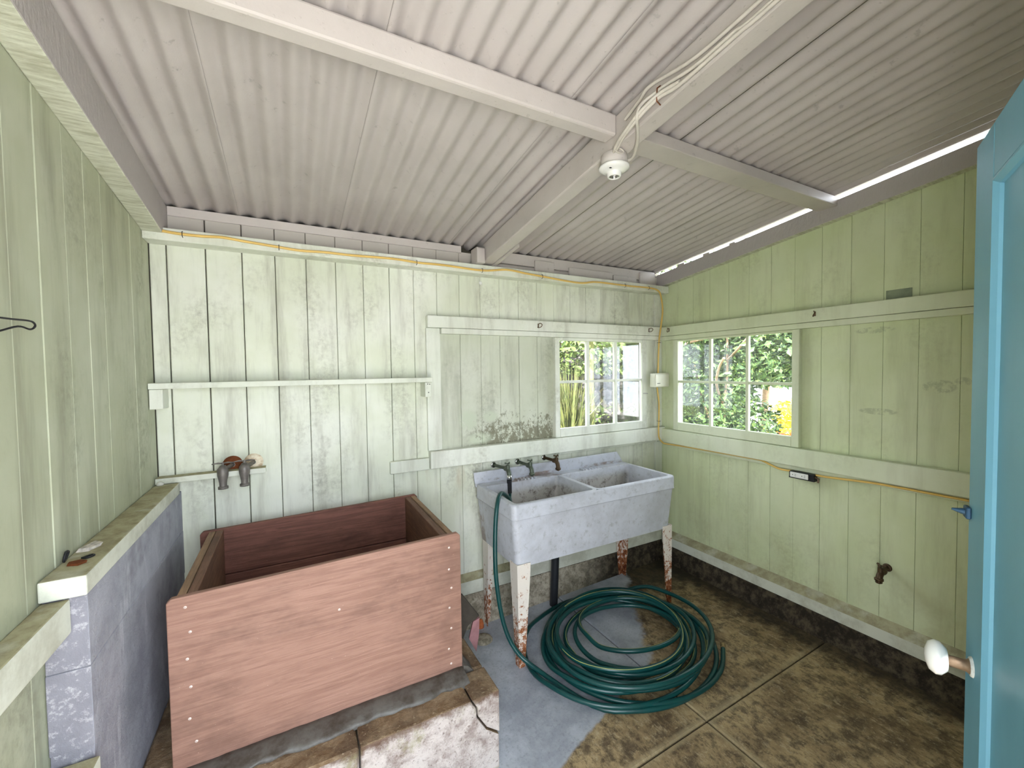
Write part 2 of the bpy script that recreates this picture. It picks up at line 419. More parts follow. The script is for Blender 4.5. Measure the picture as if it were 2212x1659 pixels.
floor = wthing('floor', fb, M['joint'], 'brown stained concrete floor with scored joints', 'floor', 'structure')
for (x0, x1) in ((-3.3, -1.086), (-1.086, 0.06)):
    for (y0, y1) in ((0.07, -1.231), (-1.231, -2.52)):
        g_ = 0.0035; a, b, c, d = x0+g_, x1-g_, y0-g_, y1+g_; e = 0.006
        mb = MB()
        def rect(i, dz): return [(a+i, c-i, floorz(a+i)+dz), (b-i, c-i, floorz(b-i)+dz), (b-i, d+i, floorz(b-i)+dz), (a+i, d+i, floorz(a+i)+dz)]
        mb.rings([rect(0, -0.03), rect(0, -e), rect(e, 0)], True, True, 0, False)
        wpart('floor_slab', mb, M['floor'], floor)

# ---- concrete curbs under both walls
def curb_mat():
    g = G('rough_old_concrete'); n = g.noise(18, 6, 0.75); x, y, z = g.xyz()
    c = g.mix(g.step(n, 0.38, 0.62), S(128, 120, 104), S(176, 166, 148))
    c = g.mix(g.math('MULTIPLY', g.step(g.noise(60, 3, 0.7), 0.55, 0.68), 0.6), c, S(70, 62, 50))
    c = g.mix(g.step(x, -1.0, -0.55), c, g.mix(g.step(n, 0.4, 0.65), S(40, 34, 26), S(86, 76, 60)))
    return g.out(c, 0.85, g.bump(n, 0.8, 0.012), 0.25)
M['curb'] = curb_mat()
wthing('trim_1', MB().prism([(-1.965, -0.055, 0.14), (-1.965, -0.095, floorz(-1.9)-0.02), (-1.965, 0.0, -0.10), (-1.965, 0.0, 0.14)], (1.965, 0, 0)), M['curb'],
       'rough concrete curb under the back wall', 'curb', 'structure')
wthing('trim_2', MB().prism([(-0.055, -0.05, 0.115), (-0.105, -0.05, -0.03), (0.0, -0.05, -0.05), (0.0, -0.05, 0.115)], (0, -2.36, 0)), M['curb'],
       'dark wet concrete curb under the right wall', 'curb', 'structure')
wthing('baseboard_back', MB().prism([(-1.965, -0.052, 0.142), (-1.965, -0.052, 0.222), (-1.965, -0.001, 0.252), (-1.965, -0.001, 0.142)], (1.91, 0, 0)), M['dusty'], 'pale green base ledge with dusty top along the back wall', 'baseboard', 'structure')
wthing('baseboard_right', MB().prism([(-0.056, -0.054, 0.117), (-0.056, -0.054, 0.180), (-0.001, -0.054, 0.216), (-0.001, -0.054, 0.117)], (0, -2.35, 0)), M['dusty'], 'pale green base ledge with dusty top along the right wall', 'baseboard', 'structure')

# ---- corrugated roof sheets
M['lap'] = plain('sheet_edge_shadow', S(84, 78, 70), 0.8)  # lap edges coloured dark for the shadow gap between sheets
ceiling = tag(empty('ceiling', (-1.6, -1.2, 2.42)), 'grey painted corrugated metal roof seen from below', 'ceiling', None, 'structure')
SE = [-3.26, -2.885, -2.407, -1.83, -1.243, -0.62, 0.0]
PITCH = 0.0757
for k in range(len(SE)-1):
    x0, x1 = SE[k], SE[k+1] + (0.03 if k < len(SE)-2 else 0)
    nx = int((x1-x0)/PITCH*12); dz = 0.003 if k % 2 else 0.0
    sheet = MB(); rows = []
    ys = [0.12, 0.0, -0.5, -1.0, -1.5, -2.0, -2.66]
    for t in (0, 0.0022):
        for y in ys:
            rows.append([(x0+(x1-x0)*i/nx, y, roofz(y, 2.2905+dz+t) + 0.0105*math.cos(2*PI*(x0+(x1-x0)*i/nx+3.119)/PITCH)) for i in range(nx+1)])
    ny = len(ys); n = nx+1; vs = [p for r in rows for p in r]; fs = []
    for j in range(ny-1):
        for i in range(nx):
            a = j*n+i; fs.append((a, a+1, a+n+1, a+n))
            b = (j+ny)*n+i; fs.append((b, b+n, b+n+1, b+1))
    m = ny*n
    for i in range(nx):
        for j in (0, ny-1): a = j*n+i; fs.append((a, a+m, a+m+1, a+1))
    for j in range(ny-1):
        for i in (0, nx): a = j*n+i; fs.append((a, a+n, a+n+m, a+m))
    sheet.add(vs, fs, 0, True)
    ne = 2*(ny-1)
    for q in range(len(sheet.f)-ne, len(sheet.f)): sheet.mi[q] = 1; sheet.sm[q] = False
    wpart('roof_sheet', sheet, [M['sheet'], M['lap']], ceiling)

# ---- rafters and purlins
def slopebeam(x0, x1, y0, y1, clo, chi):
    return MB().prism([(x0, y0, roofz(y0, clo)), (x0, y1, roofz(y1, clo)), (x0, y1, roofz(y1, chi)), (x0, y0, roofz(y0, chi))], (x1-x0, 0, 0))
def bev(o, w=0.004):
    m = o.modifiers.new('edge', 'BEVEL'); m.width = w; m.segments = 2; m.limit_method = 'ANGLE'; return o
bev(wthing('ceiling_beam', slopebeam(-1.606, -1.532, 0.02, -2.42, 2.168, 2.277), M['beam'], 'grey painted rafter running from the back wall towards the viewer', 'beam', group='roof beams'), 0.006)
bev(wthing('ceiling_beam', slopebeam(-3.2, -3.128, 0.0, -2.42, 2.125, 2.277), M['rafter2'], 'rafter along the left wall, green below and grey on its side', 'beam', group='roof beams'))
bev(wthing('ceiling_beam', slopebeam(-0.050, 0.0, 0.0, -2.42, 2.160, 2.260), M['rafter2'], 'grey rafter along the top of the right wall under a bright gap', 'beam', group='roof beams'))
bev(wthing('ceiling_beam', MB().box(-3.127, -1.607, -1.252, -1.192, 2.352, 2.428), M['beam'], 'grey purlin left of the middle rafter', 'beam', group='roof beams'), 0.008)
bev(wthing('ceiling_beam', MB().box(-1.531, -0.03, -1.245, -1.148, 2.376, 2.424), M['beam'], 'grey flat purlin right of the middle rafter', 'beam', group='roof beams'))
bev(wthing('ceiling_beam', MB().box(-1.531, -0.052, -2.36, -2.27, 2.46, 2.545), M['beam'], 'grey purlin near the front wall right of the middle rafter', 'beam', group='roof beams'))

# ---- top plate and the pieces that close the eaves
bev(wthing('trim_3', MB().box(-3.2, -0.012, -0.09, -0.001, 2.105, 2.160), M['trim'], 'pale green top plate carrying the yellow cable along the back wall', 'trim', 'structure'))
bev(wthing('trim_4', MB().box(-3.127, -1.72, -0.014, -0.001, 2.238, 2.279), M['beam'], 'thin grey strip under the roof sheets left of the rafter', 'trim', 'structure'), 0.002)
bev(wthing('trim_5', MB().box(-1.53, -0.09, -0.020, -0.001, 2.205, 2.276), M['beam'], 'grey strip under the roof sheets right of the rafter', 'trim', 'structure'), 0.002)
bev(wthing('trim_14', MB().box(-1.53, -0.07, -0.013, -0.001, 2.161, 2.200), M['beam'], 'lower grey strip above the top plate right of the rafter', 'trim', 'structure'), 0.002)
bev(wthing('rafter_block', MB().prism([(-1.665, -0.03, 2.162), (-1.665, -0.125, 2.162), (-1.665, -0.125, 2.248), (-1.665, -0.115, 2.256), (-1.665, -0.03, 2.256)], (0.052, 0, 0)), M['beam'],
     'short grey block nailed beside the foot of the middle rafter', 'block'), 0.004)
bev(wthing('rafter_splice', MB().prism([(-1.531, -0.02, 2.163), (-1.531, -0.36, roofz(-0.36, 2.163)), (-1.531, -0.36, roofz(-0.36, 2.215)), (-1.531, -0.02, 2.215)], (0.022, 0, 0)), M['beam'],
     'short grey splice board on the right side of the middle rafter', 'board'), 0.003)
for (x0, x1, z1, lab) in ((-1.208, -1.057, 2.246, 'squarish grey filler board above the plate nearest the rafter'),
                          (-0.93, -0.54, 2.228, 'long grey filler board above the plate'),
                          (-0.53, -0.30, 2.214, 'low grey filler board above the plate, second from the corner'),
                          (-0.262, -0.105, 2.262, 'tall grey filler board above the plate in the corner')):
    bev(wthing('filler_board', MB().box(x0, x1, -0.036, -0.021, 2.161, z1), M['beam'], lab, 'board', group='filler boards above the plate'), 0.002)
for (y, dz, l, lab) in ((-0.20, 0.014, 0.06, 'scrap of wood wedged under the roof edge in the corner'), (-0.42, 0.012, 0.05, 'scrap of wood under the roof edge, second from the corner'), (-0.62, 0.008, 0.04, 'scrap of wood under the roof edge, third from the corner')):
    wthing('wood_scrap', MB().prism([(-0.045, y, roofz(y, 2.2605)), (-0.045, y-l, roofz(y-l, 2.2605)), (-0.045, y-l, roofz(y-l, 2.262+dz)), (-0.045, y, roofz(y, 2.265+dz))], (0.035, 0, 0)), M['beam'], lab, 'wood scrap', group='scraps under the roof edge')

wthing('eave_leak_blocker', MB().box(-3.25, 0.05, 0.062, 0.10, 2.10, 2.295), M['gap'], 'added dark board blocking light leaks outside the back eaves', 'trim', 'structure')  # added out of sight to stop light leaking in under the roof sheets
# ---- rails and window trim on the back wall
bev(wthing('trim_6', MB().box(-1.95, -0.012, -0.048, -0.001, 1.776, 1.846), M['trim'], 'pale head rail above the back window', 'trim', 'structure'))
bev(wthing('trim_7', MB().box(-1.866, -0.012, -0.044, -0.001, 1.742, 1.774), M['trim'], 'thin sliding track under the head rail of the back window', 'trim', 'structure'), 0.002)
bev(wthing('trim_8', MB().box(-1.953, -1.868, -0.024, -0.001, 1.049, 1.775), M['trim'], 'upright casing board left of the recess beside the back window', 'trim', 'structure'), 0.003)
bev(wthing('trim_9', MB().box(-1.948, -0.012, -0.052, -0.001, 0.946, 1.048), M['trim'], 'chipped sill rail under the back window behind the sink', 'trim', 'structure'))
bev(wthing('trim_10', MB().box(-2.176, -1.950, -0.030, -0.001, 0.941, 1.010), M['trim'], 'short rail stub left of the back sill rail', 'trim', 'structure'))
bev(wthing('trim_15', MB().box(-1.02, -0.07, -0.020, -0.001, 0.926, 0.945), M['trim'], 'thin strip under the right end of the back sill rail', 'trim', 'structure'), 0.002)
# ---- rails on the right wall
bev(wthing('trim_11', MB().box(-0.048, -0.001, -0.005, -2.41, 1.770, 1.843), M['trimr'], 'head rail above the right window', 'trim', 'structure'))
bev(wthing('trim_12', MB().box(-0.043, -0.001, -0.005, -2.41, 1.737, 1.768), M['trimr'], 'thin sliding track under the head rail of the right window', 'trim', 'structure'), 0.002)
bev(wthing('trim_13', MB().box(-0.050, -0.001, -0.005, -2.41, 0.928, 1.036), M['trimr'], 'sill rail under the right window', 'trim', 'structure'))
bev(wthing('trim_16', MB().box(-0.020, -0.001, -0.06, -2.41, 0.900, 0.926), M['trimr'], 'thin strip under the sill rail of the right wall', 'trim', 'structure'), 0.002)
bev(wthing('trim_17', MB().box(-0.078, -0.003, -0.012, -0.001, 0.246, 0.925).box(-0.078, -0.003, -0.012, -0.001, 1.049, 1.741).box(-0.078, -0.003, -0.012, -0.001, 1.847, 2.104), M['trim'], 'narrow upright corner board beside the cable', 'trim', 'structure'), 0.002)

# ---- windows
def glass_mat():
    g = G('dusty_window_glass')
    tr = g.n('ShaderNodeBsdfTransparent'); tr.inputs[0].default_value = (0.97, 0.98, 0.98, 1)
    gl = g.n('ShaderNodeBsdfGlossy'); gl.inputs['Roughness'].default_value = 0.03
    df = g.n('ShaderNodeBsdfTranslucent'); df.inputs[0].default_value = (0.9, 0.92, 0.92, 1)
    dd = g.n('ShaderNodeBsdfDiffuse'); dd.inputs[0].default_value = (0.8, 0.82, 0.82, 1)
    fr = g.n('ShaderNodeFresnel'); fr.inputs[0].default_value = 1.45
    a = g.n('ShaderNodeMixShader'); g.put(a.inputs[0], g.math('MULTIPLY', fr.outputs[0], 0.7)); g.put(a.inputs[1], tr.outputs[0]); g.put(a.inputs[2], gl.outputs[0])
    d2 = g.n('ShaderNodeMixShader'); d2.inputs[0].default_value = 0.5; g.put(d2.inputs[1], df.outputs[0]); g.put(d2.inputs[2], dd.outputs[0])
    b = g.n('ShaderNodeMixShader'); g.put(b.inputs[0], g.step(g.noise(5, 5, 0.7), 0.38, 0.75, 0.005, 0.028)); g.put(b.inputs[1], a.outputs[0]); g.put(b.inputs[2], d2.outputs[0])
    g.put(g.o.inputs['Surface'], b.outputs[0]); return g.m
M['glass'] = glass_mat()
def window(name, axis, a0, a1, z0, z1, frame, mull, midz, mat, label, hb=0.009):
    """sliding six-light sash; a = x for 'b' (wall at y=0) or y for 'r' (wall at x=0)"""
    def bx(p0, p1, q0, q1, d0, d1, bevel=0.003):
        mb = MB()
        if axis == 'b': mb.box(p0, p1, d0, d1, q0, q1, bev=bevel)
        else: mb.box(d0, d1, p0, p1, q0, q1, bev=bevel)
        return mb
    base = (((a0+a1)/2, -0.02, z0) if axis == 'b' else (-0.02, (a0+a1)/2, z0))
    w = tag(empty(name, base), label, 'window', None, 'structure')
    l, r, bt, tp = frame
    D0, D1 = -0.036, -0.004
    lo, hi = min(a0, a1), max(a0, a1)
    wpart('stile', bx(lo, lo+l, z0, z1, D0, D1), mat, w); wpart('stile', bx(hi-r, hi, z0, z1, D0, D1), mat, w)
    wpart('bottom_rail', bx(lo+l, hi-r, z0, z0+bt, D0, D1), mat, w); wpart('top_rail', bx(lo+l, hi-r, z1-tp, z1, D0, D1), mat, w)
    g0, g1, h0, h1 = lo+l, hi-r, z0+bt, z1-tp
    cols = [g0] + list(mull) + [g1]
    for m in mull: wpart('glazing_bar', bx(m-hb, m+hb, h0, h1, D0+0.004, D1-0.002, 0.002), mat, w)
    for i in range(len(cols)-1):
        wpart('glazing_bar', bx(cols[i]+(hb if i else 0), cols[i+1]-(hb if i < len(cols)-2 else 0), midz-0.009, midz+0.009, D0+0.006, D1-0.003, 0.002), mat, w)
        for (q0, q1) in ((h0, midz-0.006), (midz+0.006, h1)):
            wpart('pane', bx(cols[i]+0.002, cols[i+1]-0.002, q0, q1, -0.017, -0.014, 0), M['glass'], w)
    return w
w1 = window('window_1', 'b', -1.058, -0.196, 1.050, 1.741, (0.040, 0.048, 0.060, 0.022), (-0.770, -0.508), 1.432, M['trim'], 'sliding six-pane window in the back wall showing a sunny rock bank', 0.012)
w2 = window('window_2', 'r', -1.056, -0.150, 1.038, 1.736, (0.042, 0.044, 0.062, 0.014), (-0.738, -0.468), 1.414, M['trimr'], 'sliding six-pane window in the right wall showing a leafy shrub')
wpart('latch_pin', MB().tube([(-0.235, -0.040, 1.325), (-0.196, -0.044, 1.322)], 0.004, 8), plain('zinc_pin', S(170, 170, 165), 0.4, metal=0.6), w1)

# ---- the blue door, swung back beside the camera
def door_mat():
    g = G('paint_sky_blue'); n = g.noise(3, 4, 0.6, g.scale(g.obj(), (1, 1, 0.3))); n2 = g.noise(50, 4, 0.7)
    c = g.mix(g.step(n, 0.35, 0.68), S(112, 168, 190), S(98, 154, 178))
    c = g.mix(g.math('MULTIPLY', g.step(g.noise(26, 5, 0.8), 0.66, 0.74), 0.5), c, S(60, 130, 176))
    return g.out(c, 0.42, g.bump(n2, 0.12, 0.002), 0.4)
M['door'] = door_mat()
DA = math.atan2(0.4067, 0.9135)
door = tag(empty('door_1', (-2.168, -2.420, 0.0), DA), 'sky blue panelled door standing open at the right edge', 'door', None, 'structure')
DW, DT = 0.780, 0.036                                  # local: x along the door, visible face at y = 0, body towards -y
for nm, (x0, x1, z0, z1) in (('stile', (DW-0.115, DW, -0.03, 1.945)), ('stile', (0.0, 0.115, -0.03, 1.945)), ('top_rail', (0.115, DW-0.115, 1.845, 1.945)),
                             ('middle_rail', (0.115, DW-0.115, 0.44, 0.62)), ('bottom_rail', (0.115, DW-0.115, -0.03, 0.18))):
    obj(nm, MB().box(x0, x1, -DT, 0, z0, z1, bev=0.003).mesh(nm, M['door']), door)
for (z0, z1) in ((0.18, 0.44), (0.62, 1.845)):
    obj('door_panel', MB().box(0.115, DW-0.115, -0.026, -0.010, z0, z1).mesh('door_panel', M['door']), door)
    mo = MB(); x0, x1 = 0.115, DW-0.115
    def fr(i, y): return [(x0+i, y, z0+i), (x1-i, y, z0+i), (x1-i, y, z1-i), (x0+i, y, z1-i)]
    mo.rings([fr(0, -0.011), fr(0, 0.001), fr(0.005, 0.002), fr(0.013, -0.005), fr(0.015, -0.011)], True, False, 0, False)
    obj('moulding', mo.mesh('moulding', M['door']), door)
M['porcelain'] = plain('white_porcelain', S(232, 232, 228), 0.18, 0.05, 14, 0.02, 0.5)
M['oldmetal'] = plain('worn_brown_metal', S(120, 100, 80), 0.55, 0.4, 40, 0.3, 0.4, 0.5)
kz = 0.928; kx = DW-0.052
kn = obj('door_knob', MB().lathe([(0.001, 0.0), (0.022, 0.001), (0.031, 0.010), (0.032, 0.018), (0.026, 0.027), (0.012, 0.032), (0.001, 0.033)], (0, 0.034, 0), (0, 1, 0), 28).mesh('door_knob', M['porcelain']), door, (kx, 0, kz))
kn['label'] = 'white porcelain knob'
obj('knob_shank', MB().lathe([(0.017, 0.001), (0.013, 0.006), (0.0105, 0.010), (0.0105, 0.032), (0.014, 0.036)], (0, 0, 0), (0, 1, 0), 18).mesh('knob_shank', M['oldmetal']), door, (kx, 0, kz))
obj('knob_rose', MB().lathe([(0.019, 0.0), (0.018, 0.003), (0.012, 0.005), (0.001, 0.0055)], (0, 0, 0), (0, 1, 0), 24).mesh('knob_rose', plain('chipped_white_paint', S(206, 210, 208), 0.5, 0.4, 60)), door, (kx, 0, kz))
bl = MB().box(-0.012, 0.012, 0.0, 0.008, -0.012, 0.012, bev=0.002).tube([(0, 0.004, 0), (0, 0.012, 0.001), (0, 0.026, 0.003)], 0.006, 8, radii=[0.007, 0.006, 0.002])
obj('latch_hook', bl.mesh('latch_hook', plain('dark_blue_iron', S(52, 84, 110), 0.5, 0.4, 60, 0.2, 0.4, 0.3)), door, (DW-0.012, 0, 1.222))

# ================================================================== THINGS IN THE ROOM
# ---- wooden box on its concrete pedestal
def wood(name, light, mid, dark, axis, inner=False):
    g = G(name); k = {'x': (0.25, 5, 5), 'y': (5, 0.25, 5), 'z': (5, 5, 0.25)}[axis]
    gr = g.noise(14, 6, 0.65, g.scale(g.pos(), k), 1.2); fine = g.noise(60, 4, 0.7, g.scale(g.pos(), tuple(q*1.0 for q in k)))
    c = g.mix(g.step(gr, 0.34, 0.66), mid, light)
    c = g.mix(g.math('MULTIPLY', g.step(fine, 0.5, 0.75), 0.28), c, dark)
    c = g.mix(g.math('MULTIPLY', g.step(g.noise(2.2, 5, 0.7, g.scale(g.pos(), (1, 1, 1.8))), 0.46, 0.72), 0.6 if inner else 0.55), c, dark)
    c = g.mix(g.math('MULTIPLY', g.step(g.noise(120, 2, 0.5), 0.74, 0.80), 0.5), c, S(190, 160, 146))
    return g.out(c, 0.6, g.bump(g.math('ADD', gr, fine), 0.35, 0.003), 0.3)
M['box'] = wood('red_brown_plank', S(152, 117, 102), S(133, 99, 85), S(90, 65, 55), 'x')
M['boxend'] = wood('red_brown_end_plank', S(126, 92, 73), S(104, 74, 57), S(60, 42, 33), 'y')
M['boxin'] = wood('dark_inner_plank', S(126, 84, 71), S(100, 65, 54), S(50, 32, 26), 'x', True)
M['boxtop'] = wood('grey_weathered_plank', S(160, 128, 98), S(128, 100, 76), S(72, 58, 46), 'y')
M['nail'] = plain('pale_nail_head', S(214, 196, 186), 0.4, 0.1, 60, 0.05, 0.5, 0.2)
box = tag(empty('wooden_box', (-2.54, -0.46, 0.256)), 'big open reddish-brown wooden box on the concrete pedestal', 'box')
def xtop(x): return 0.843 + (x+2.05)*0.0217
def plankx(x0, x1, y0, y1, z0, z1=None, b=0.003):
    """plank along x; a free top follows the box's leaning top edge"""
    if z1 is not None: return MB().box(x0, x1, y0, y1, z0, z1, bev=b)
    return MB().prism([(x0, y0, z0), (x1, y0, z0), (x1, y0, xtop(x1)-0.012), (x1-0.012, y0, xtop(x1)), (x0+0.012, y0, xtop(x0)), (x0, y0, xtop(x0)-0.012)], (0, y1-y0, 0))
bev(wpart('front_panel', plankx(-3.020, -2.050, -0.780, -0.758, 0.257), M['box'], box), 0.003)
bev(wpart('back_plank', plankx(-3.032, -2.060, -0.150, -0.128, 0.612), M['boxin'], box), 0.003)
bev(wpart('back_plank', plankx(-3.030, -2.062, -0.150, -0.128, 0.257, 0.608), M['boxin'], box), 0.003)
for (x0, x1, m) in ((-2.998, -2.974, 'boxtop'), (-2.972, -2.944, 'boxend'), (-2.128, -2.100, 'boxend'), (-2.096, -2.072, 'boxtop')):
    bev(wpart('end_panel', MB().prism([(x0, -0.757, 0.257), (x0, -0.151, 0.257), (x0, -0.151, xtop(x0)-0.004), (x0, -0.757, xtop(x0)-0.004)], (x1-x0, 0, 0)), M[m], box), 0.003)
wpart('bottom_panel', MB().box(-2.943, -2.129, -0.757, -0.151, 0.300, 0.322), M['boxin'], box)
for (x, z) in ((-2.972, .788), (-2.962, .706), (-2.972, .621), (-2.966, .529), (-2.972, .427), (-2.957, .347), (-2.1, .789), (-2.102, .698), (-2.093, .618), (-2.103, .536), (-2.097, .448), (-2.109, .363), (-2.1, .298), (-2.525, .651)):
    wpart('nail_head', MB().lathe([(0.001, 0.002), (0.0035, 0.0018), (0.0048, 0.0)], (x, -0.7801, z), (0, -1, 0), 8), M['nail'], box)

# ---- pedestal: cracked concrete blocks
def ped_mat():
    g = G('stained_pedestal_concrete'); x, y, z = g.xyz(); n = g.noise(14, 7, 0.75); n2 = g.noise(4.5, 6, 0.7); n3 = g.noise(70, 4, 0.75)
    nz = g.xyz(g.normal())[2]
    face = g.mix(g.step(n, 0.40, 0.66), S(196, 186, 180), S(142, 127, 120))
    face = g.mix(g.math('MULTIPLY', g.step(n2, 0.50, 0.64), 0.75), face, S(132, 128, 80))
    face = g.mix(g.math('MULTIPLY', g.step(g.math('ADD', z, g.math('MULTIPLY', n, 0.09)), 0.262, 0.298), 0.85), face, S(92, 66, 48))
    face = g.mix(g.math('MULTIPLY', g.step(n3, 0.56, 0.68), 0.7), face, S(96, 78, 68))
    top = g.mix(g.step(n, 0.36, 0.64), S(118, 94, 68), S(150, 130, 104)); top = g.mix(g.math('MULTIPLY', g.step(n2, 0.46, 0.62), 0.7), top, S(78, 58, 42))
    top = g.mix(g.math('MULTIPLY', g.step(n3, 0.58, 0.70), 0.6), top, S(188, 172, 144))
    return g.out(g.mix(g.step(nz, 0.3, 0.7), face, top), 0.7, g.bump(g.math('ADD', n, g.math('MULTIPLY', n3, 0.7)), 0.9, 0.012), 0.3)
M['ped'] = ped_mat()
ped = tag(empty('concrete_pedestal', (-2.54, -0.5, floorz(-2.54))), 'cracked and stained concrete pedestal under the wooden box', 'pedestal')
def pz(x): return floorz(x)-0.015
YF, YB, ZT = -0.955, -0.002, 0.254
wpart('concrete_block', MB().box(-3.117, -2.491, YF, -0.40, pz(-2.9), ZT, bev=0.008), M['ped'], ped)
wpart('concrete_block', MB().box(-3.117, -2.30, -0.396, YB, pz(-2.9), ZT-0.002, bev=0.008), M['ped'], ped)
c1 = [(-2.486, pz(-2.4)), (-1.966, pz(-2.0)), (-1.966, 0.074), (-2.022, 0.117), (-2.060, 0.178), (-2.063, 0.215), (-2.086, ZT), (-2.486, ZT)]
c2 = [(-1.963, 0.080), (-1.963, ZT), (-2.081, ZT), (-2.058, 0.217), (-2.055, 0.180), (-2.018, 0.122)]
bev(wpart('concrete_block', MB().prism([(x, YF, z) for x, z in c1], (0, 0.155, 0)), M['ped'], ped), 0.006)
bev(wpart('corner_chunk', MB().prism([(x, YF, z) for x, z in c2], (0, 0.15, 0)), M['ped'], ped), 0.006)
wpart('concrete_block', MB().box(-2.486, -1.966, -0.799, -0.40, pz(-2.4), ZT, bev=0.008), M['ped'], ped)
wpart('concrete_block', MB().box(-2.296, -1.968, -0.396, YB, pz(-2.2), ZT-0.004, bev=0.008), M['ped'], ped)
M['mortar'] = plain('damp_grey_mortar', S(98, 95, 90), 0.5, 0.45, 14, 0.8, 0.4, dark=S(54, 44, 34))
mp = []
for i in range(25):
    x = -3.00 + i*0.0395
    mp.append([(x, -0.760, ZT-0.004), (x, -0.872+rng.uniform(-0.012, 0.012), ZT-0.004), (x, -0.850+rng.uniform(-0.01, 0.01), ZT+0.010), (x, -0.800, ZT+0.017+rng.uniform(-0.002, 0.003)), (x, -0.760, ZT+0.018)])
wpart('mortar_bed', MB().rings(mp, True, True, 0, True), M['mortar'], ped)
wpart('mortar_bed', MB().rings([[(-2.052, y, ZT-0.006), (-2.052, y, ZT+0.03), (-2.03+rng.uniform(-.004, .006), y, ZT+0.022), (-2.006+rng.uniform(-.006, .006), y, ZT-0.006)] for y in [-0.80+0.055*i for i in range(12)]], True, True, 0, True), M['mortar'], ped)
# dark flap and pink tile shard at the pedestal's edge
wthing('rubber_flap', MB().prism([(-2.030, -0.60, 0.30), (-2.000, -0.60, 0.475), (-1.979, -0.60, 0.471), (-1.897, -0.606, 0.348), (-1.954, -0.606, 0.319), (-1.979, -0.604, 0.262)], (0.004, 0.012, 0)),
       plain('black_weathered_rubber', S(58, 52, 44), 0.6, 0.4, 26, 0.4), 'black torn rubber flap sticking out beside the wooden box', 'flap')
wthing('tile_shard', MB().prism([(-1.930, -0.612, 0.334), (-1.897, -0.612, 0.342), (-1.902, -0.612, 0.258), (-1.916, -0.612, 0.183), (-1.952, -0.612, 0.258)], (0.004, 0.014, 0)),
       plain('pink_glazed_tile', S(150, 108, 110), 0.25, 0.25, 30, 0.2, 0.5), 'pink broken tile shard at the pedestal edge below the black flap', 'tile shard')

# ---- low block wall with its cap, on the left
def block_mat():
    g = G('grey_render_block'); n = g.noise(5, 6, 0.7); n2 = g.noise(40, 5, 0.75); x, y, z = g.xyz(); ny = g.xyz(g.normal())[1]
    c = g.mix(g.step(n, 0.36, 0.66), S(144, 145, 155), S(168, 169, 179))
    c = g.mix(g.math('MULTIPLY', g.step(g.noise(8, 5, 0.7, g.scale(g.pos(), (1, 1.6, 0.4))), 0.55, 0.68), 0.5), c, S(196, 196, 204))
    c = g.mix(g.math('MULTIPLY', g.step(ny, -0.4, -0.8), 0.75), c, S(112, 110, 117))  # face towards the doorway darkened in colour to offset the light on it
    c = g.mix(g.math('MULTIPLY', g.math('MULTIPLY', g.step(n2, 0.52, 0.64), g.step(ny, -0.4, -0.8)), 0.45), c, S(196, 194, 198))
    c = g.mix(g.math('MULTIPLY', g.step(g.noise(3, 4, 0.7), 0.56, 0.70), 0.5), c, S(104, 102, 110))
    return g.out(c, 0.8, g.bump(g.math('ADD', n2, g.math('MULTIPLY', n, 0.6)), 0.6, 0.006), 0.25)
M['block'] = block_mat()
bw = tag(empty('block_wall', (-3.16, -0.5, -0.1)), 'low grey rendered block wall along the left wall', 'low wall')
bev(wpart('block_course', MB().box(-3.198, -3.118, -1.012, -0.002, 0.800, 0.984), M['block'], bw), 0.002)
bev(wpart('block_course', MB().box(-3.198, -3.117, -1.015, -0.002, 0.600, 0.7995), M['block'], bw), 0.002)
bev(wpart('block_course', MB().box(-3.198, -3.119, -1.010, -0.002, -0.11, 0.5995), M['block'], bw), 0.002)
bev(wthing('cap_board', MB().box(-3.198, -3.112, -1.030, -0.062, 0.9855, 1.036), M['dusty'], 'thick pale cap board lying on the low block wall', 'board'), 0.004)
bev(wthing('wall_rail', MB().prism([(-3.199, -1.018, 0.981), (-3.146, -1.018, 0.981), (-3.146, -1.018, 0.90), (-3.199, -1.018, 0.832)], (0, -1.39, 0)), M['dusty'], 'dusty green rail on the left wall ending at the block wall', 'rail'), 0.004)
bev(wthing('wall_rail', MB().box(-3.199, -3.105, -1.02, -2.41, 0.48, 0.573), M['dusty'], 'lower dusty green rail on the left wall at the bottom edge', 'rail'), 0.004)
# oddments on the cap
M['rust'] = plain('rusty_iron', S(112, 62, 34), 0.85, 0.45, 40, 0.6, 0.2)
M['black'] = plain('black_wire', S(30, 30, 32), 0.5, 0.1)
wthing('rust_flake', MB().prism([(-3.176, -0.945, 1.0365), (-3.152, -0.955, 1.0365), (-3.140, -0.940, 1.0365), (-3.158, -0.925, 1.0365), (-3.178, -0.930, 1.0365)], (0.002, 0, 0.006)), M['rust'], 'rusty brown flake on the cap board', 'rust flake')
wthing('wire_clip', MB().tube(smooth_path([(-3.158, -0.905, 1.0395), (-3.146, -0.892, 1.0395), (-3.138, -0.898, 1.0395), (-3.146, -0.910, 1.0395), (-3.160, -0.906, 1.0395)], 4), 0.0025, 6), M['black'], 'black bent wire clip lying on the cap board', 'clip', group='wire clips on the cap board')
wthing('wire_clip', MB().tube(smooth_path([(-3.193, -0.900, 1.040), (-3.190, -0.918, 1.042), (-3.188, -0.910, 1.062), (-3.190, -0.890, 1.056), (-3.193, -0.900, 1.040)], 4), 0.003, 6), M['black'], 'black heart-shaped wire clip leaning on the left wall', 'clip', group='wire clips on the cap board')
wthing('paint_peel', MB().prism([(-3.192, -0.845, 1.0365), (-3.165, -0.85, 1.0365), (-3.150, -0.815, 1.0365), (-3.175, -0.79, 1.0365)], (0.004, 0.006, 0.008)), plain('crumbled_white_paint', S(214, 206, 196), 0.8, 0.5, 70, 0.6), 'crumpled white paint peel on the cap board', 'paint peel')
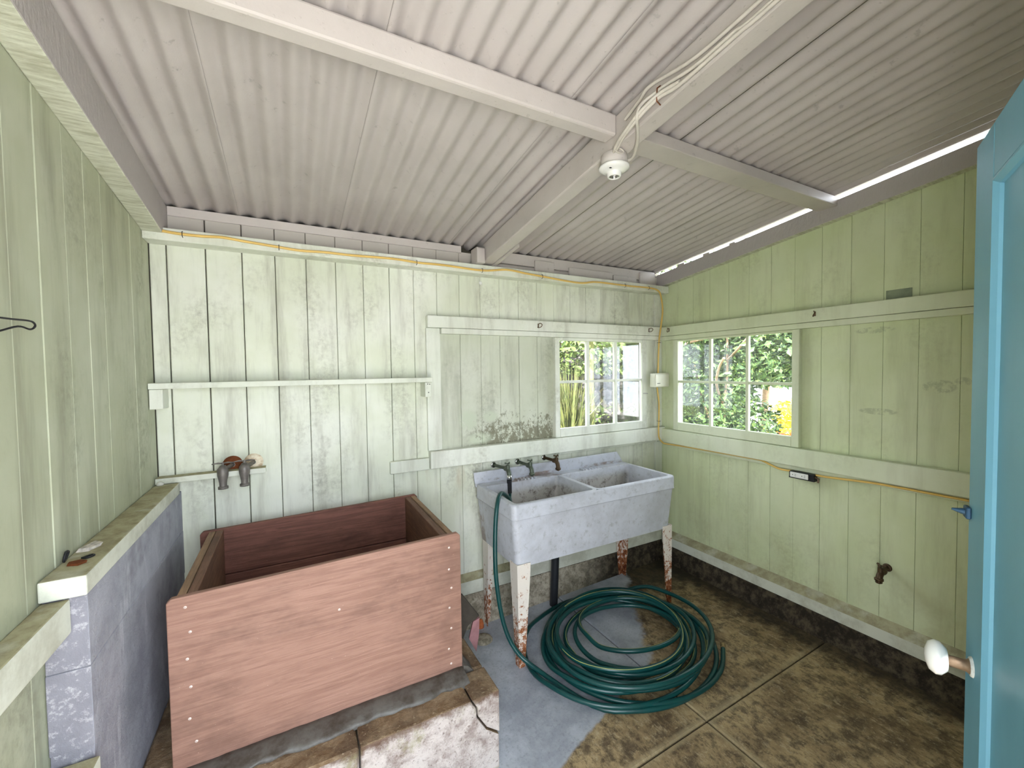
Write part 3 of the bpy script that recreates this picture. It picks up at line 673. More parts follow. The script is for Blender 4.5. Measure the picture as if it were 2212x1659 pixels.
wthing('plaster_crumb', MB().lathe([(0.001, 0.0), (0.012, 0.001), (0.014, 0.008), (0.008, 0.014), (0.001, 0.016)], (-3.175, -0.085, 1.0365), (0, 0, 1), 7), plain('white_crumb', S(216, 214, 204), 0.8), 'small white crumb at the back end of the cap board', 'crumb')
# wire hook on the left wall
wthing('wire_hook', MB().tube(smooth_path([(-3.185, -1.25, 1.640), (-3.170, -1.155, 1.641), (-3.165, -1.089, 1.644), (-3.165, -1.066, 1.641), (-3.168, -1.056, 1.634), (-3.172, -1.066, 1.627), (-3.178, -1.099, 1.630), (-3.190, -1.158, 1.612), (-3.198, -1.25, 1.600)], 5), 0.0022, 6), M['black'], 'thin bent wire hook on the left wall', 'hook')

# ---- wall shelf, ledge strip
sh = tag(empty('wall_shelf', (-2.57, -0.05, 1.372)), 'long narrow pale green shelf on the back wall', 'shelf')
bev(wpart('shelf_board', MB().box(-3.198, -1.944, -0.105, -0.002, 1.459, 1.485), M['trim'], sh), 0.002)
bev(wpart('bracket_block', MB().box(-3.197, -3.150, -0.100, -0.002, 1.372, 1.458), M['trim'], sh), 0.003)
bev(wpart('bracket_block', MB().box(-1.988, -1.952, -0.100, -0.002, 1.374, 1.458), M['trim'], sh), 0.003)
for (x, z) in ((-1.972, 1.448), (-1.961, 1.447), (-1.968, 1.400)): wpart('nail_hole', MB().lathe([(0.001, 0.0008), (0.003, 0.0005), (0.0035, 0)], (x, -0.1002, z), (0, -1, 0), 6), M['black'], sh)
bev(wthing('ledge_strip', MB().box(-3.198, -2.778, -0.060, -0.002, 1.0365, 1.062), M['dusty'], 'narrow ledge strip under the pair of taps on the back wall', 'ledge'), 0.002)

# ---- taps
def metal(name, col, rough=0.4, met=0.75, var=0.3): return plain(name, col, rough, var, 50, 0.2, 0.5, met)
M['zinc'] = metal('grey_zinc', S(120, 114, 108), 0.5, 0.5)
M['bronze'] = metal('green_brass', S(96, 104, 90), 0.45, 0.6)
M['darkbrass'] = metal('dark_brass', S(84, 66, 46), 0.5, 0.55)
M['chrome'] = plain('chrome', S(220, 220, 220), 0.15, 0.1, 20, 0.02, 0.5, 1.0)
M['rustwhite'] = plain('rust_spotted_enamel', S(220, 210, 186), 0.5, 0.35, 34, 0.2, 0.3, 0, S(150, 110, 70))
def tap(name, loc, rz, label, body, flange, group, fl_r=0.042, reach=0.095, drop=0.075, tilt=0.0, flanged=True, handle='tee', fat=1.0):
    """bib tap in local frame: wall at y=0, reaching to -y, pipe axis at z=0"""
    t = tag(empty(name, loc, rz), label, 'tap', group)
    obj('wall_flange', MB().lathe([(0.011, 0.008), (fl_r*0.55, 0.010), (fl_r*0.9, 0.006), (fl_r, 0.0)], (0, 0, 0), (0, -1, 0), 26).mesh('wall_flange', flange), t)
    p = [(0, -0.001, 0), (tilt*0.5, -reach*0.45, -0.004), (tilt, -reach*0.8, -0.008)]
    obj('pipe', MB().tube(p, 0.0095, 12).mesh('pipe', body), t)
    cx, cy, cz = tilt, -reach, -0.010
    b = MB().lathe([(0.0135, -0.012), (0.016, -0.004), (0.016, 0.012), (0.012, 0.018)], (cx, cy+0.030, cz), (0, -1, 0), 8)
    if fat > 1:
        b.tube([(cx, cy+0.030, cz), (cx, cy-0.010, cz-0.002)], 0.0145, 12)
        b.lathe([(0.001, 0.026), (0.013, 0.025), (0.0155, 0.020), (0.021, 0.014), (0.0225, 0.0), (0.0215, -0.018), (0.0175, -0.036), (0.0150, -0.052), (0.0150, -drop)], (cx, cy-0.012, cz), (0, 0, 1), 16)
    else: b.tube(smooth_path([(cx, cy+0.022, cz), (cx, cy+0.004, cz-0.002), (cx, cy-0.012, cz-0.018), (cx, cy-0.016, cz-0.045), (cx, cy-0.016, cz-drop)], 5), 0.014, 12, radii=[0.014*fat*(1.12-0.42*(i/20)) for i in range(21)] if fat > 1 else None)
    b.lathe([(0.013, 0.0), (0.0125, 0.022)], (cx, cy+0.002, cz+0.004), (0, 0, 1), 12, caps=True)
    o = obj('tap_body', b.mesh('tap_body', body), t)
    if flanged: obj('spout_flange', MB().lathe([(0.0145*min(fat, 1.12), 0.0), (0.0185*min(fat, 1.12), 0.001), (0.0185*min(fat, 1.12), 0.011), (0.013, 0.014)], (cx, cy-(0.012 if fat > 1 else 0.016), cz-drop-0.004), (0, 0, 1), 14, caps=True).mesh('spout_flange', body), t)
    h = MB().tube([(cx, cy+0.002, cz+0.02), (cx, cy+0.002, cz+0.040)], 0.0045, 8)
    if handle == 'tee':
        for s in (-1, 1):
            h.tube(smooth_path([(cx+s*0.004, cy+0.002, cz+0.036), (cx+s*0.018, cy-0.002, cz+0.040), (cx+s*0.036, cy-0.004, cz+0.038), (cx+s*0.040, cy+0.004, cz+0.036), (cx+s*0.030, cy+0.009, cz+0.036), (cx+s*0.008, cy+0.006, cz+0.036)], 4), 0.0030, 6)
    else:
        for a in range(3):
            an = a*2*PI/3+0.5; h.tube([(cx, cy+0.002, cz+0.036), (cx+0.020*math.cos(an), cy+0.002+0.020*math.sin(an), cz+0.040)], 0.0042, 6, radii=[0.0035, 0.0055])
    obj('tap_handle', h.mesh('tap_handle', body), t)
    return t
tap('wall_tap', (-2.917, -0.001, 1.083), 0, 'tap with a brown rusty wall flange above the ledge strip', M['zinc'], M['rust'], 'pair of taps above the wooden box', tilt=-0.028, fat=1.5)
tap('wall_tap', (-2.831, -0.001, 1.085), 0, 'tap with a white enamel wall flange above the ledge strip', M['zinc'], M['rustwhite'], 'pair of taps above the wooden box', tilt=-0.030, fat=1.5)
tap('sink_tap', (-1.520, -0.001, 0.912), 0, 'left sink tap with the green hose screwed on', M['bronze'], M['chrome'], 'three taps above the sink', 0.020, 0.125, 0.040, 0.040, False, 'cross')
tap('sink_tap', (-1.342, -0.001, 0.912), 0, 'middle sink tap of green brass above the soap ridges', M['bronze'], M['chrome'], 'three taps above the sink', 0.020, 0.125, 0.048, 0.025, True, 'cross')
tap('sink_tap', (-1.135, -0.001, 0.916), 0, 'right sink tap of dark brown brass', M['darkbrass'], M['chrome'], 'three taps above the sink', 0.020, 0.110, 0.048, 0.030, True, 'cross')
tap('wall_tap', (-0.001, -1.462, 0.486), -PI/2, 'small dark tap low on the right wall', M['darkbrass'], M['darkbrass'], None, 0.020, 0.075, 0.030, 0.0, True, 'cross')

# ---- laundry sink
def sink_mat():
    g = G('grimy_white_plastic'); n = g.noise(6, 6, 0.7); n2 = g.noise(26, 6, 0.75); x, y, z = g.xyz()
    c = g.mix(g.step(n, 0.36, 0.7), S(192, 195, 204), S(174, 176, 183))
    c = g.mix(g.math('MULTIPLY', g.step(n2, 0.52, 0.68), 0.45), c, S(132, 130, 128))
    inside = g.math('MULTIPLY', g.math('MULTIPLY', g.step(y, -0.525, -0.50), g.step(y, -0.12, -0.14)), g.math('MULTIPLY', g.step(z, 0.80, 0.74), g.step(z, 0.50, 0.56)))
    inside = g.math('MULTIPLY', inside, g.math('MULTIPLY', g.step(x, -1.64, -1.60), g.step(x, -0.50, -0.54)))
    c = g.mix(g.math('MULTIPLY', inside, 0.55), c, S(150, 138, 114))
    gr = g.math('MULTIPLY', inside, g.step(g.noise(16, 7, 0.8), 0.50, 0.62)); c = g.mix(g.math('MULTIPLY', gr, 0.75), c, S(70, 58, 46))
    dk = g.math('MULTIPLY', g.step(y, -0.150, -0.130), g.step(g.noise(7, 5, 0.7, g.scale(g.pos(), (0.7, 1, 1))), 0.46, 0.60))
    c = g.mix(g.math('MULTIPLY', g.math('MULTIPLY', dk, g.step(z, 0.845, 0.835)), 0.75), c, S(120, 94, 74))
    return g.out(c, 0.38, g.bump(n2, 0.08, 0.002), 0.4)
M['sink'] = sink_mat()
def leg_mat():
    g = G('rusting_cream_enamel'); x, y, z = g.xyz(); n = g.noise(46, 5, 0.75); n2 = g.noise(12, 4, 0.7)
    lv = g.math('ADD', n, g.math('ADD', g.step(z, 0.45, -0.05, -0.06, 0.14), g.math('ADD', g.step(x, -1.4, -0.6, 0.0, 0.07), g.math('MULTIPLY', g.math('SUBTRACT', n2, 0.5), 0.35))))
    c = g.mix(g.step(lv, 0.54, 0.64), S(218, 210, 200), S(150, 92, 54)); c = g.mix(g.step(lv, 0.66, 0.78), c, S(92, 44, 26))
    return g.out(c, 0.6, g.bump(lv, 0.4, 0.003), 0.3)
M['leg'] = leg_mat()
X0, X1, Y0, Y1 = -1.672, -0.470, -0.545, -0.052
sink = tag(empty('laundry_sink', ((X0+X1)/2, -0.3, floorz(-1.1))), 'white double-basin laundry sink on four rusty legs', 'sink')
def rrect(x0, x1, y0, y1, z, r, n=5):
    o = []
    for cx, cy, a0 in ((x1-r, y1-r, 0), (x0+r, y1-r, 90), (x0+r, y0+r, 180), (x1-r, y0+r, 270)):
        for i in range(n+1):
            a = math.radians(a0+90*i/n); o.append((cx+r*math.cos(a), cy+r*math.sin(a), z))
    return o
tub = MB()
tub.rings([rrect(X0+0.030, X1-0.036, Y0+0.020, Y1-0.005, 0.482, 0.03), rrect(X0+0.006, X1-0.006, Y0+0.006, Y1, 0.742, 0.03), rrect(X0+0.006, X1-0.006, Y0+0.006, Y1, 0.746, 0.03)], True, False)
tub.rings([rrect(X0+0.006, X1-0.006, Y0+0.006, Y1, 0.744, 0.03), rrect(X0-0.002, X1+0.002, Y0-0.002, Y1, 0.741, 0.03), rrect(X0, X1, Y0, Y1, 0.745, 0.03), rrect(X0, X1, Y0, Y1, 0.812, 0.03), rrect(X0+0.002, X1-0.002, Y0+0.002, Y1-0.002, 0.819, 0.029), rrect(X0+0.008, X1-0.008, Y0+0.008, Y1-0.006, 0.822, 0.024)], True, False)
BAS = ((X0+0.030, -1.122), (-1.094, X1-0.030)); BY0, BY1 = Y0+0.026, -0.140
zr = 0.822
def quad(x0, x1, y0, y1): tub.add([(x0, y0, zr), (x1, y0, zr), (x1, y1, zr), (x0, y1, zr)], [(0, 1, 2, 3)])
for (a, b) in BAS:                                        # basins: tapering walls with rounded corners, closed bottom
    lips = [rrect(a, b, BY0, BY1, zr, 0.022), rrect(a+0.003, b-0.003, BY0+0.003, BY1-0.003, zr-0.006, 0.022), rrect(a+0.022, b-0.022, BY0+0.060, BY1-0.020, 0.530, 0.045), rrect(a+0.06, b-0.06, BY0+0.10, BY1-0.06, 0.505, 0.05)]
    tub.rings(lips, True, False); tub.add(lips[-1], [tuple(range(len(lips[-1])))])
# rim deck as strips around the rounded openings
def ringstrip(outer, inner):
    n = len(outer); tub.add(list(outer)+list(inner), [(i, (i+1) % n, n+(i+1) % n, n+i) for i in range(n)])
mid = (-1.122-1.094)/2
ringstrip(rrect(X0+0.008, mid, Y0+0.008, Y1-0.006, zr, 0.0215), rrect(BAS[0][0], BAS[0][1], BY0, BY1, zr, 0.022))
ringstrip(rrect(mid, X1-0.008, Y0+0.008, Y1-0.006, zr, 0.0215), rrect(BAS[1][0], BAS[1][1], BY0, BY1, zr, 0.022))
wpart('tub', tub, M['sink'], sink)
sp = [(X0-0.012, 0.892), (-0.530, 0.902), (-0.512, 0.880), (-0.490, 0.848), (X1-0.004, 0.826), (X1-0.004, 0.80), (X0+0.002, 0.80), (X0-0.004, 0.83)]
bev(wpart('backsplash', MB().prism([(x, -0.048, z) for x, z in sp], (0, -0.012, 0)), M['sink'], sink), 0.003)
for x0 in (-1.42, -0.905):
    for i in range(6):
        wpart('soap_ridge', MB().rings([rrect(x0+i*0.026, x0+i*0.026+0.014, -0.138, -0.088, z, 0.006, 2) for z in (0.8215, 0.828)] + [rrect(x0+i*0.026+0.003, x0+i*0.026+0.011, -0.133, -0.094, 0.831, 0.003, 2)], True, True), M['sink'], sink)
def leg(cx, cy, sx, sy):
    """tapered sheet-metal angle: outer corner at cx, cy; flanges run sx along x and sy along y"""
    zb = floorz(cx) - 0.002; zt = 0.500; th = 0.004
    m = MB()
    m.prism([(cx, cy, zt), (cx+sx*0.082, cy, zt), (cx+sx*0.080, cy, 0.455), (cx+sx*0.040, cy, zb), (cx+sx*0.006, cy, zb)], (0, sy*th, 0))
    m.prism([(cx, cy+sy*th, zt), (cx, cy+sy*0.082, zt), (cx, cy+sy*0.080, 0.455), (cx+sx*0.006, cy+sy*0.040, zb), (cx+sx*0.006, cy+sy*th, zb)], (sx*th, 0, 0))
    return wpart('leg', m, M['leg'], sink)
leg(X0+0.026, Y0+0.012, 1, 1); leg(X1-0.024, Y0+0.012, -1, 1); leg(X0+0.030, Y1-0.030, 1, -1); leg(X1-0.030, Y1-0.030, -1, -1)
M['pvc'] = plain('black_drain_pipe', S(36, 38, 42), 0.35, 0.2, 20, 0.05, 0.5)
wpart('drain_pipe', MB().tube([(-1.16, -0.17, 0.52), (-1.16, -0.165, 0.30), (-1.168, -0.150, floorz(-1.16)+0.002)], 0.026, 18), M['pvc'], sink)

# ---- green hose: drops from the left sink tap and lies in a loose coil
M['hose'] = plain('dark_green_rubber', S(12, 68, 66), 0.34, 0.2, 9, 0.06, 0.5, 0, S(8, 40, 42))
M['stripe'] = plain('pale_yellow_stripe', S(176, 176, 104), 0.5, 0.1)
hose = tag(empty('garden_hose', (-1.06, -0.66, floorz(-1.06))), 'long dark green garden hose coiled on the floor under the sink', 'hose')
drop = [(-1.480, -0.143, 0.758), (-1.482, -0.146, 0.730), (-1.505, -0.200, 0.722), (-1.585, -0.300, 0.800), (-1.672, -0.392, 0.842), (-1.722, -0.445, 0.745), (-1.742, -0.470, 0.55), (-1.738, -0.482, 0.38), (-1.715, -0.505, 0.20), (-1.672, -0.545, 0.075), (-1.600, -0.630, 0.000)]
coil = []
cr = random.Random(21)
R = [0.535, 0.50, 0.42, 0.36, 0.46, 0.33, 0.40, 0.29, 0.45, 0.37, 0.27, 0.41, 0.32, 0.44, 0.50]
CC = [(-1.03, -0.64)] + [(-1.055+cr.uniform(-0.07, 0.07), -0.655+cr.uniform(-0.06, 0.05)) for _ in R[1:]] + [(-1.04, -0.66)]
R.append(0.545)
NL = len(R)-1; STEP = 18
th0 = math.radians(196)
tot = int((NL-1+0.36)*STEP)
for i in range(tot+1):
    t = i/STEP; k = int(t); f = t-k; f = f*f*(3-2*f)
    rad = R[k]*(1-f)+R[k+1]*f; cx = CC[k][0]*(1-f)+CC[k+1][0]*f; cy = CC[k][1]*(1-f)+CC[k+1][1]*f
    a = th0 + 2*PI*t
    x = cx+rad*math.cos(a)*1.02; y = cy+rad*math.sin(a)*0.90
    lay = 0.0 if t < 0.8 else (0.010 + 0.0055*t + 0.022*math.sin(a*1.0+k*1.9)**2)
    if t > NL-1.4: lay = max(0.0, lay*(NL-1+0.36-t)/1.76)
    coil.append((x, y, floorz(x)+0.0125+lay))
path = smooth_path(drop + coil[1:], 4)
wpart('hose_tube', MB().tube(path, 0.0118, 10), M['hose'], hose)
for (i0, i1) in ((150, 240), (330, 430), (560, 640), (700, 800), (900, 960)):
    st = []
    for i in range(i0, min(i1, len(path)-2)):
        p, q = path[i], path[i+1]; d = (q-p).normalized()
        u = d.cross(Vector((0, 0, 1))).normalized(); w = u.cross(d)
        an = 0.7+0.020*(i-i0); st.append(p + (u*math.cos(an)+w*math.sin(an))*0.0106)
    if len(st) > 4: wpart('hose_stripe', MB().tube(st, 0.0017, 6), M['stripe'], hose)
fx, fy, fz = -1.480, -0.141, 0.0
wpart('coupling', MB().lathe([(0.012, 0.870), (0.0165, 0.868), (0.0165, 0.846), (0.013, 0.842)], (fx, fy, 0), (0, 0, 1), 14, caps=True), M['chrome'], hose)
pf = []
for i in range(13): pf += [(0.0155, 0.842-i*0.0066), (0.0155, 0.842-i*0.0066-0.0042), (0.0125, 0.842-i*0.0066-0.0048)]
wpart('strain_relief', MB().lathe(pf, (fx, fy, 0), (0, 0, 1), 14, caps=True), M['black'], hose)
e0, e1 = path[-2], path[-1]; ed = (e1-e0).normalized()
wpart('hose_end', MB().tube([e1-ed*0.004, e1+ed*0.006, e1+ed*0.028], 0.014, 14), plain('dull_brass', S(176, 150, 110), 0.35, 0.2, 40, 0.1, 0.5, 0.7), hose)

# ---- drain cover and rust lump on the floor beside the pedestal
wthing('drain_cover', MB().lathe([(0.001, 0.010), (0.030, 0.012), (0.046, 0.008), (0.052, 0.0), (0.054, -0.004)], (-1.706, -0.222, floorz(-1.70)+0.003), (0, 0, 1), 22), M['curb'], 'round stone-like drain cover on the floor by the pedestal', 'drain cover')
wthing('rust_lump', MB().lathe([(0.001, 0.05), (0.014, 0.045), (0.020, 0.025), (0.022, 0.0)], (-1.675, -0.105, floorz(-1.67)), (0, 0, 1), 9), plain('orange_rust', S(196, 110, 66), 0.9, 0.4, 50, 0.6), 'orange rust lump behind the drain cover', 'rust lump')

# ---- wiring
M['cable'] = plain('yellow_cable', S(226, 190, 108), 0.42, 0.16, 14, 0.05, 0.4, 0, S(198, 158, 80))
M['wcable'] = plain('painted_cable', S(204, 198, 188), 0.5, 0.12, 40, 0.1)
cab = tag(empty('yellow_cable', (-1.6, -0.096, 2.14)), 'yellow electric cable stapled along the top plate and down the corner', 'cable')
cp = [(-3.197, 2.148), (-3.137, 2.143), (-3.066, 2.138), (-2.983, 2.139), (-2.915, 2.144), (-2.826, 2.137), (-2.704, 2.129), (-2.596, 2.123), (-2.492, 2.128), (-2.36, 2.128), (-2.148, 2.134), (-2.008, 2.128), (-1.859, 2.130), (-1.621, 2.124), (-1.454, 2.145), (-1.321, 2.136), (-1.193, 2.128), (-0.971, 2.114), (-0.861, 2.114), (-0.739, 2.131), (-0.457, 2.129), (-0.222, 2.131)]
cpath = [(x, -0.0965, z) for x, z in cp] + [(-0.13, -0.095, 2.115), (-0.085, -0.080, 2.070), (-0.058, -0.070, 1.976), (-0.074, -0.070, 1.866), (-0.095, -0.066, 1.72), (-0.106, -0.066, 1.481)]
wpart('cable_run', MB().tube(smooth_path(cpath, 5), 0.0062, 8), M['cable'], cab)
wpart('cable_run', MB().tube(smooth_path([(-0.117, -0.066, 1.369), (-0.106, -0.066, 1.31), (-0.097, -0.066, 1.247), (-0.097, -0.066, 1.137), (-0.102, -0.066, 1.027), (-0.094, -0.066, 0.965), (-0.070, -0.078, 0.930), (-0.056, -0.095, 0.921), (-0.030, -0.20, 0.919), (-0.030, -0.34, 0.922), (-0.030, -0.564, 0.924), (-0.030, -0.792, 0.925), (-0.030, -0.845, 0.922), (-0.030, -0.894, 0.906), (-0.032, -0.95, 0.892), (-0.032, -1.012, 0.893)], 5), 0.0058, 8), M['cable'], cab)
wpart('cable_run', MB().tube(smooth_path([(-0.032, -1.146, 0.896), (-0.030, -1.21, 0.898), (-0.030, -1.30, 0.905), (-0.028, -1.40, 0.912), (-0.028, -1.509, 0.914), (-0.028, -1.626, 0.914), (-0.028, -1.78, 0.914), (-0.028, -2.30, 0.914)], 5), 0.0058, 8), M['cable'], cab)
for (x, z) in ((-3.060, 2.138), (-2.690, 2.128), (-2.02, 2.128), (-1.621, 2.124), (-1.193, 2.128), (-0.475, 2.129), (-0.235, 2.131)):
    wpart('staple', MB().tube([(x, -0.0905, z+0.013), (x, -0.1035, z+0.009), (x, -0.1035, z-0.009), (x, -0.0905, z-0.013)], 0.0016, 5), M['black'], cab)
for (x, y, z) in ((-0.094, -0.068, 1.72), (-0.098, -0.068, 1.10)):
    wpart('staple', MB().tube([(x-0.012, y+0.01, z), (x-0.008, y-0.008, z), (x+0.008, y-0.008, z), (x+0.012, y+0.01, z)], 0.0016, 5), M['black'], cab)
M['cream'] = plain('cream_plastic', S(230, 230, 214), 0.45, 0.08, 10, 0.03, 0.4)
jb = tag(empty('junction_box', (-0.10, -0.07, 1.372)), 'cream junction box on the cable in the corner between the windows', 'junction box')
wpart('box_body', MB().box(-0.182, -0.016, -0.098, -0.050, 1.372, 1.480, bev=0.005), M['cream'], jb)
wpart('box_cover', MB().box(-0.172, -0.026, -0.103, -0.0985, 1.380, 1.472, bev=0.003), M['cream'], jb)
wpart('latch_slot', MB().box(-0.155, -0.125, -0.106, -0.1035, 1.399, 1.403), M['black'], jb)
ob = tag(empty('outlet_box', (-0.045, -1.08, 0.866)), 'black outlet box with a white double socket under the right sill rail', 'outlet')
wpart('box_body', MB().box(-0.058, -0.021, -1.150, -1.016, 0.864, 0.899, bev=0.003).box(-0.058, -0.022, -1.150, -1.016, 0.860, 0.868), M['black'], ob)
so_ = wpart('double_socket', MB().box(-0.064, -0.0585, -1.122, -1.024, 0.866, 0.897, bev=0.003), M['porcelain'], ob)
for yc in (-1.048, -1.098):
    wpart('socket_slot', MB().box(-0.0652, -0.0642, yc-0.010, yc-0.003, 0.876, 0.878).box(-0.0652, -0.0642, yc-0.010, yc-0.003, 0.885, 0.887).box(-0.0652, -0.0642, yc+0.006, yc+0.010, 0.880, 0.884), M['black'], so_)
wpart('cable_clamp', MB().tube([(-0.045, -1.150, 0.885), (-0.045, -1.168, 0.880), (-0.047, -1.165, 0.858)], 0.006, 6), M['oldmetal'], ob)
wc = tag(empty('rafter_cable', (-1.62, -1.6, 2.38)), 'grey painted cables stapled along the middle rafter to the lamp holder', 'cable')
def rf(y, c): return roofz(y, c)
for pts in ([(-1.614, -2.40, rf(-2.40, 2.222)), (-1.614, -1.90, rf(-1.90, 2.216)), (-1.614, -1.769, rf(-1.769, 2.209)), (-1.614, -1.581, rf(-1.581, 2.216)), (-1.614, -1.419, rf(-1.419, 2.256)), (-1.612, -1.367, rf(-1.367, 2.245)), (-1.613, -1.300, rf(-1.300, 2.225))],
            [(-1.614, -2.40, rf(-2.40, 2.200)), (-1.615, -1.803, rf(-1.803, 2.181)), (-1.615, -1.702, rf(-1.702, 2.188)), (-1.615, -1.583, rf(-1.583, 2.192)), (-1.616, -1.481, rf(-1.481, 2.213)), (-1.618, -1.450, rf(-1.450, 2.214)), (-1.640, -1.405, rf(-1.405, 2.200)), (-1.652, -1.395, rf(-1.395, 2.165)), (-1.620, -1.365, rf(-1.365, 2.156)), (-1.566, -1.311, rf(-1.311, 2.156)), (-1.520, -1.243, rf(-1.243, 2.154)), (-1.526, -1.214, rf(-1.214, 2.150))],
            [(-1.614, -2.40, rf(-2.40, 2.182)), (-1.615, -1.821, rf(-1.821, 2.172)), (-1.615, -1.708, rf(-1.708, 2.176)), (-1.615, -1.53, rf(-1.53, 2.178)), (-1.620, -1.455, rf(-1.455, 2.190)), (-1.642, -1.400, rf(-1.40, 2.165)), (-1.640, -1.348, rf(-1.348, 2.156)), (-1.620, -1.284, rf(-1.284, 2.156)), (-1.594, -1.225, rf(-1.225, 2.150))],
            [(-1.616, -1.53, rf(-1.53, 2.186)), (-1.624, -1.455, rf(-1.455, 2.198)), (-1.650, -1.400, rf(-1.40, 2.170)), (-1.648, -1.348, rf(-1.348, 2.158)), (-1.628, -1.280, rf(-1.280, 2.156)), (-1.600, -1.222, rf(-1.222, 2.150))]):
    wpart('cable_run', MB().tube(smooth_path(pts, 6), 0.0058, 8), M['wcable'], wc)
wpart('staple', MB().tube([(-1.609, -1.452, rf(-1.452, 2.232)), (-1.624, -1.452, rf(-1.452, 2.220)), (-1.626, -1.452, rf(-1.452, 2.180)), (-1.609, -1.452, rf(-1.452, 2.172))], 0.002, 5), M['rust'], wc)
# lamp holder under the rafter
LX, LYY, LZ = -1.578, -1.205, roofz(-1.205, 2.166)
lh = tag(empty('lamp_holder', (LX, LYY, LZ)), 'white porcelain lamp holder without a bulb under the middle rafter', 'lamp holder')
wpart('junction_can', MB().lathe([(0.001, 0.0), (0.046, 0.0), (0.048, 0.002), (0.048, 0.040), (0.001, 0.040)], (LX, LYY, LZ-0.001), (0, 0, -1), 28), M['beam'], lh)
wpart('porcelain_disc', MB().lathe([(0.001, 0.0), (0.052, 0.0), (0.056, 0.004), (0.055, 0.010), (0.040, 0.017), (0.028, 0.021), (0.0255, 0.024), (0.025, 0.036), (0.0225, 0.039), (0.019, 0.039), (0.018, 0.026), (0.001, 0.025)], (LX, LYY, LZ-0.041), (0, 0, -1), 32), M['porcelain'], lh)
sc_ = []
for i in range(60): a = i*0.42; sc_.append((LX+0.0172*math.cos(a), LYY+0.0172*math.sin(a), LZ-0.041-0.0265-i*0.00018))
wpart('socket_thread', MB().tube(sc_, 0.0014, 5), M['chrome'], lh)
wpart('can_ring', MB().tube([(LX-0.018+0.020*math.cos(a*0.35), LYY-0.047, LZ-0.008+0.008*math.sin(a*0.35)) for a in range(18)], 0.003, 6), M['wcable'], lh)
for an in (0.5, 0.5+PI): wpart('screw_slot', MB().box(LX+0.036*math.cos(an)-0.005, LX+0.036*math.cos(an)+0.005, LYY+0.036*math.sin(an)-0.003, LYY+0.036*math.sin(an)+0.003, LZ-0.0602, LZ-0.0585), M['black'], lh)

# ---- small hooks and plates on the rails
def hook(loc, rz, label):
    t = tag(empty('rail_hook', loc, rz), label, 'hook', 'small hooks on the window head rails')
    obj('hook_plate', MB().box(-0.005, 0.005, -0.002, 0, -0.012, 0.014, bev=0.001).mesh('hook_plate', M['oldmetal']), t)
    obj('hook_wire', MB().tube(smooth_path([(0, -0.002, 0.010), (0.004, -0.022, 0.014), (0.012, -0.030, 0.004), (0.004, -0.028, -0.010), (-0.004, -0.012, -0.014), (-0.006, -0.002, -0.010)], 4), 0.0028, 6).mesh('hook_wire', M['oldmetal']), t)
hook((-1.198, -0.0485, 1.812), 0, 'small wire hook in the middle of the back window head rail')
hook((-0.186, -0.0485, 1.816), 0, 'small wire hook at the corner end of the back window head rail')
hook((-0.0485, -0.124, 1.814), -PI/2, 'small wire hook at the corner end of the right window head rail')
hook((-0.0485, -1.142, 1.812), -PI/2, 'small wire hook on the right window head rail right of the panes')
mp_ = MB().box(-0.004, -0.0008, -1.540, -1.440, 1.846, 1.892, bev=0.001)
wthing('patch_plate', mp_, plain('grey_green_metal_plate', S(136, 146, 122), 0.6, 0.3, 24, 0.3), 'grey-green metal patch plate above the right head rail', 'plate')
wthing('bolt_head', MB().lathe([(0.001, 0.006), (0.008, 0.005), (0.011, 0.0)], (-1.590, -0.001, 2.070), (0, -1, 0), 12), M['porcelain'], 'white round bolt head under the top plate', 'bolt')

# ================================================================== OUTSIDE
def ground_mat():
    g = G('garden_ground'); x, y, z = g.xyz(); n = g.noise(1.2, 5, 0.6); n2 = g.noise(14, 5, 0.7)
    grass = g.mix(g.step(n2, 0.35, 0.65), S(92, 108, 52), S(140, 142, 84))
    conc = g.mix(g.step(n2, 0.35, 0.7), S(206, 202, 196), S(184, 180, 174))
    m = g.math('MAXIMUM', g.step(y, -2.4, -2.6), g.step(x, 4.4, 4.6))
    return g.out(g.mix(m, grass, conc), 0.9, g.bump(n2, 0.5, 0.02), 0.2)
gd = MB().box(-14, 16, -14, 14, -0.50, -0.28)
wthing('ground', gd, ground_mat(), 'garden ground and pale concrete path outside the shed', 'ground', 'structure')

def leaf_mat(name, a, b, c):
    g = G(name); r = g.noise(7, 2, 0.5); q = g.noise(90, 1, 0.5)
    col = g.mix(g.step(r, 0.35, 0.65), a, b); col = g.mix(g.step(q, 0.58, 0.66), col, c)
    g.b.inputs['Transmission Weight'].default_value = 0.0
    return g.out(col, 0.5, None, 0.25)
def leaves(name, pts, size, mat, parent, seed, droop=0.3, narrow=0.5):
    r = random.Random(seed); vs = []; fs = []
    for p in pts:
        L = size*r.uniform(0.6, 1.25); W = L*narrow
        d = Vector((r.gauss(0, 1), r.gauss(0, 1), r.gauss(-droop, 0.7))).normalized()
        u = d.orthogonal().normalized(); u = (Matrix.Rotation(r.uniform(0, 6.28), 3, d) @ u); n = d.cross(u)
        P = Vector(p); o = len(vs)
        vs += [P, P+d*L*0.5+u*W*0.5+n*W*0.14, P+d*L, P+d*L*0.5-u*W*0.5+n*W*0.14]
        fs += [(o, o+1, o+2), (o, o+2, o+3)]
    b = MB(); b.add(vs, fs)
    o = wpart(name, b, mat, parent); o['kind'] = 'stuff'; return o
M['bark'] = plain('grey_brown_bark', S(150, 124, 96), 0.85, 0.35, 18, 0.6)
M['leaf1'] = leaf_mat('glossy_green_leaf', S(58, 80, 42), S(42, 62, 35), S(104, 116, 46))
M['leaf2'] = leaf_mat('ivy_leaf', S(74, 92, 42), S(58, 76, 38), S(112, 112, 46))
M['leaf3'] = leaf_mat('dry_grass_blade', S(82, 84, 42), S(66, 74, 36), S(92, 84, 58))
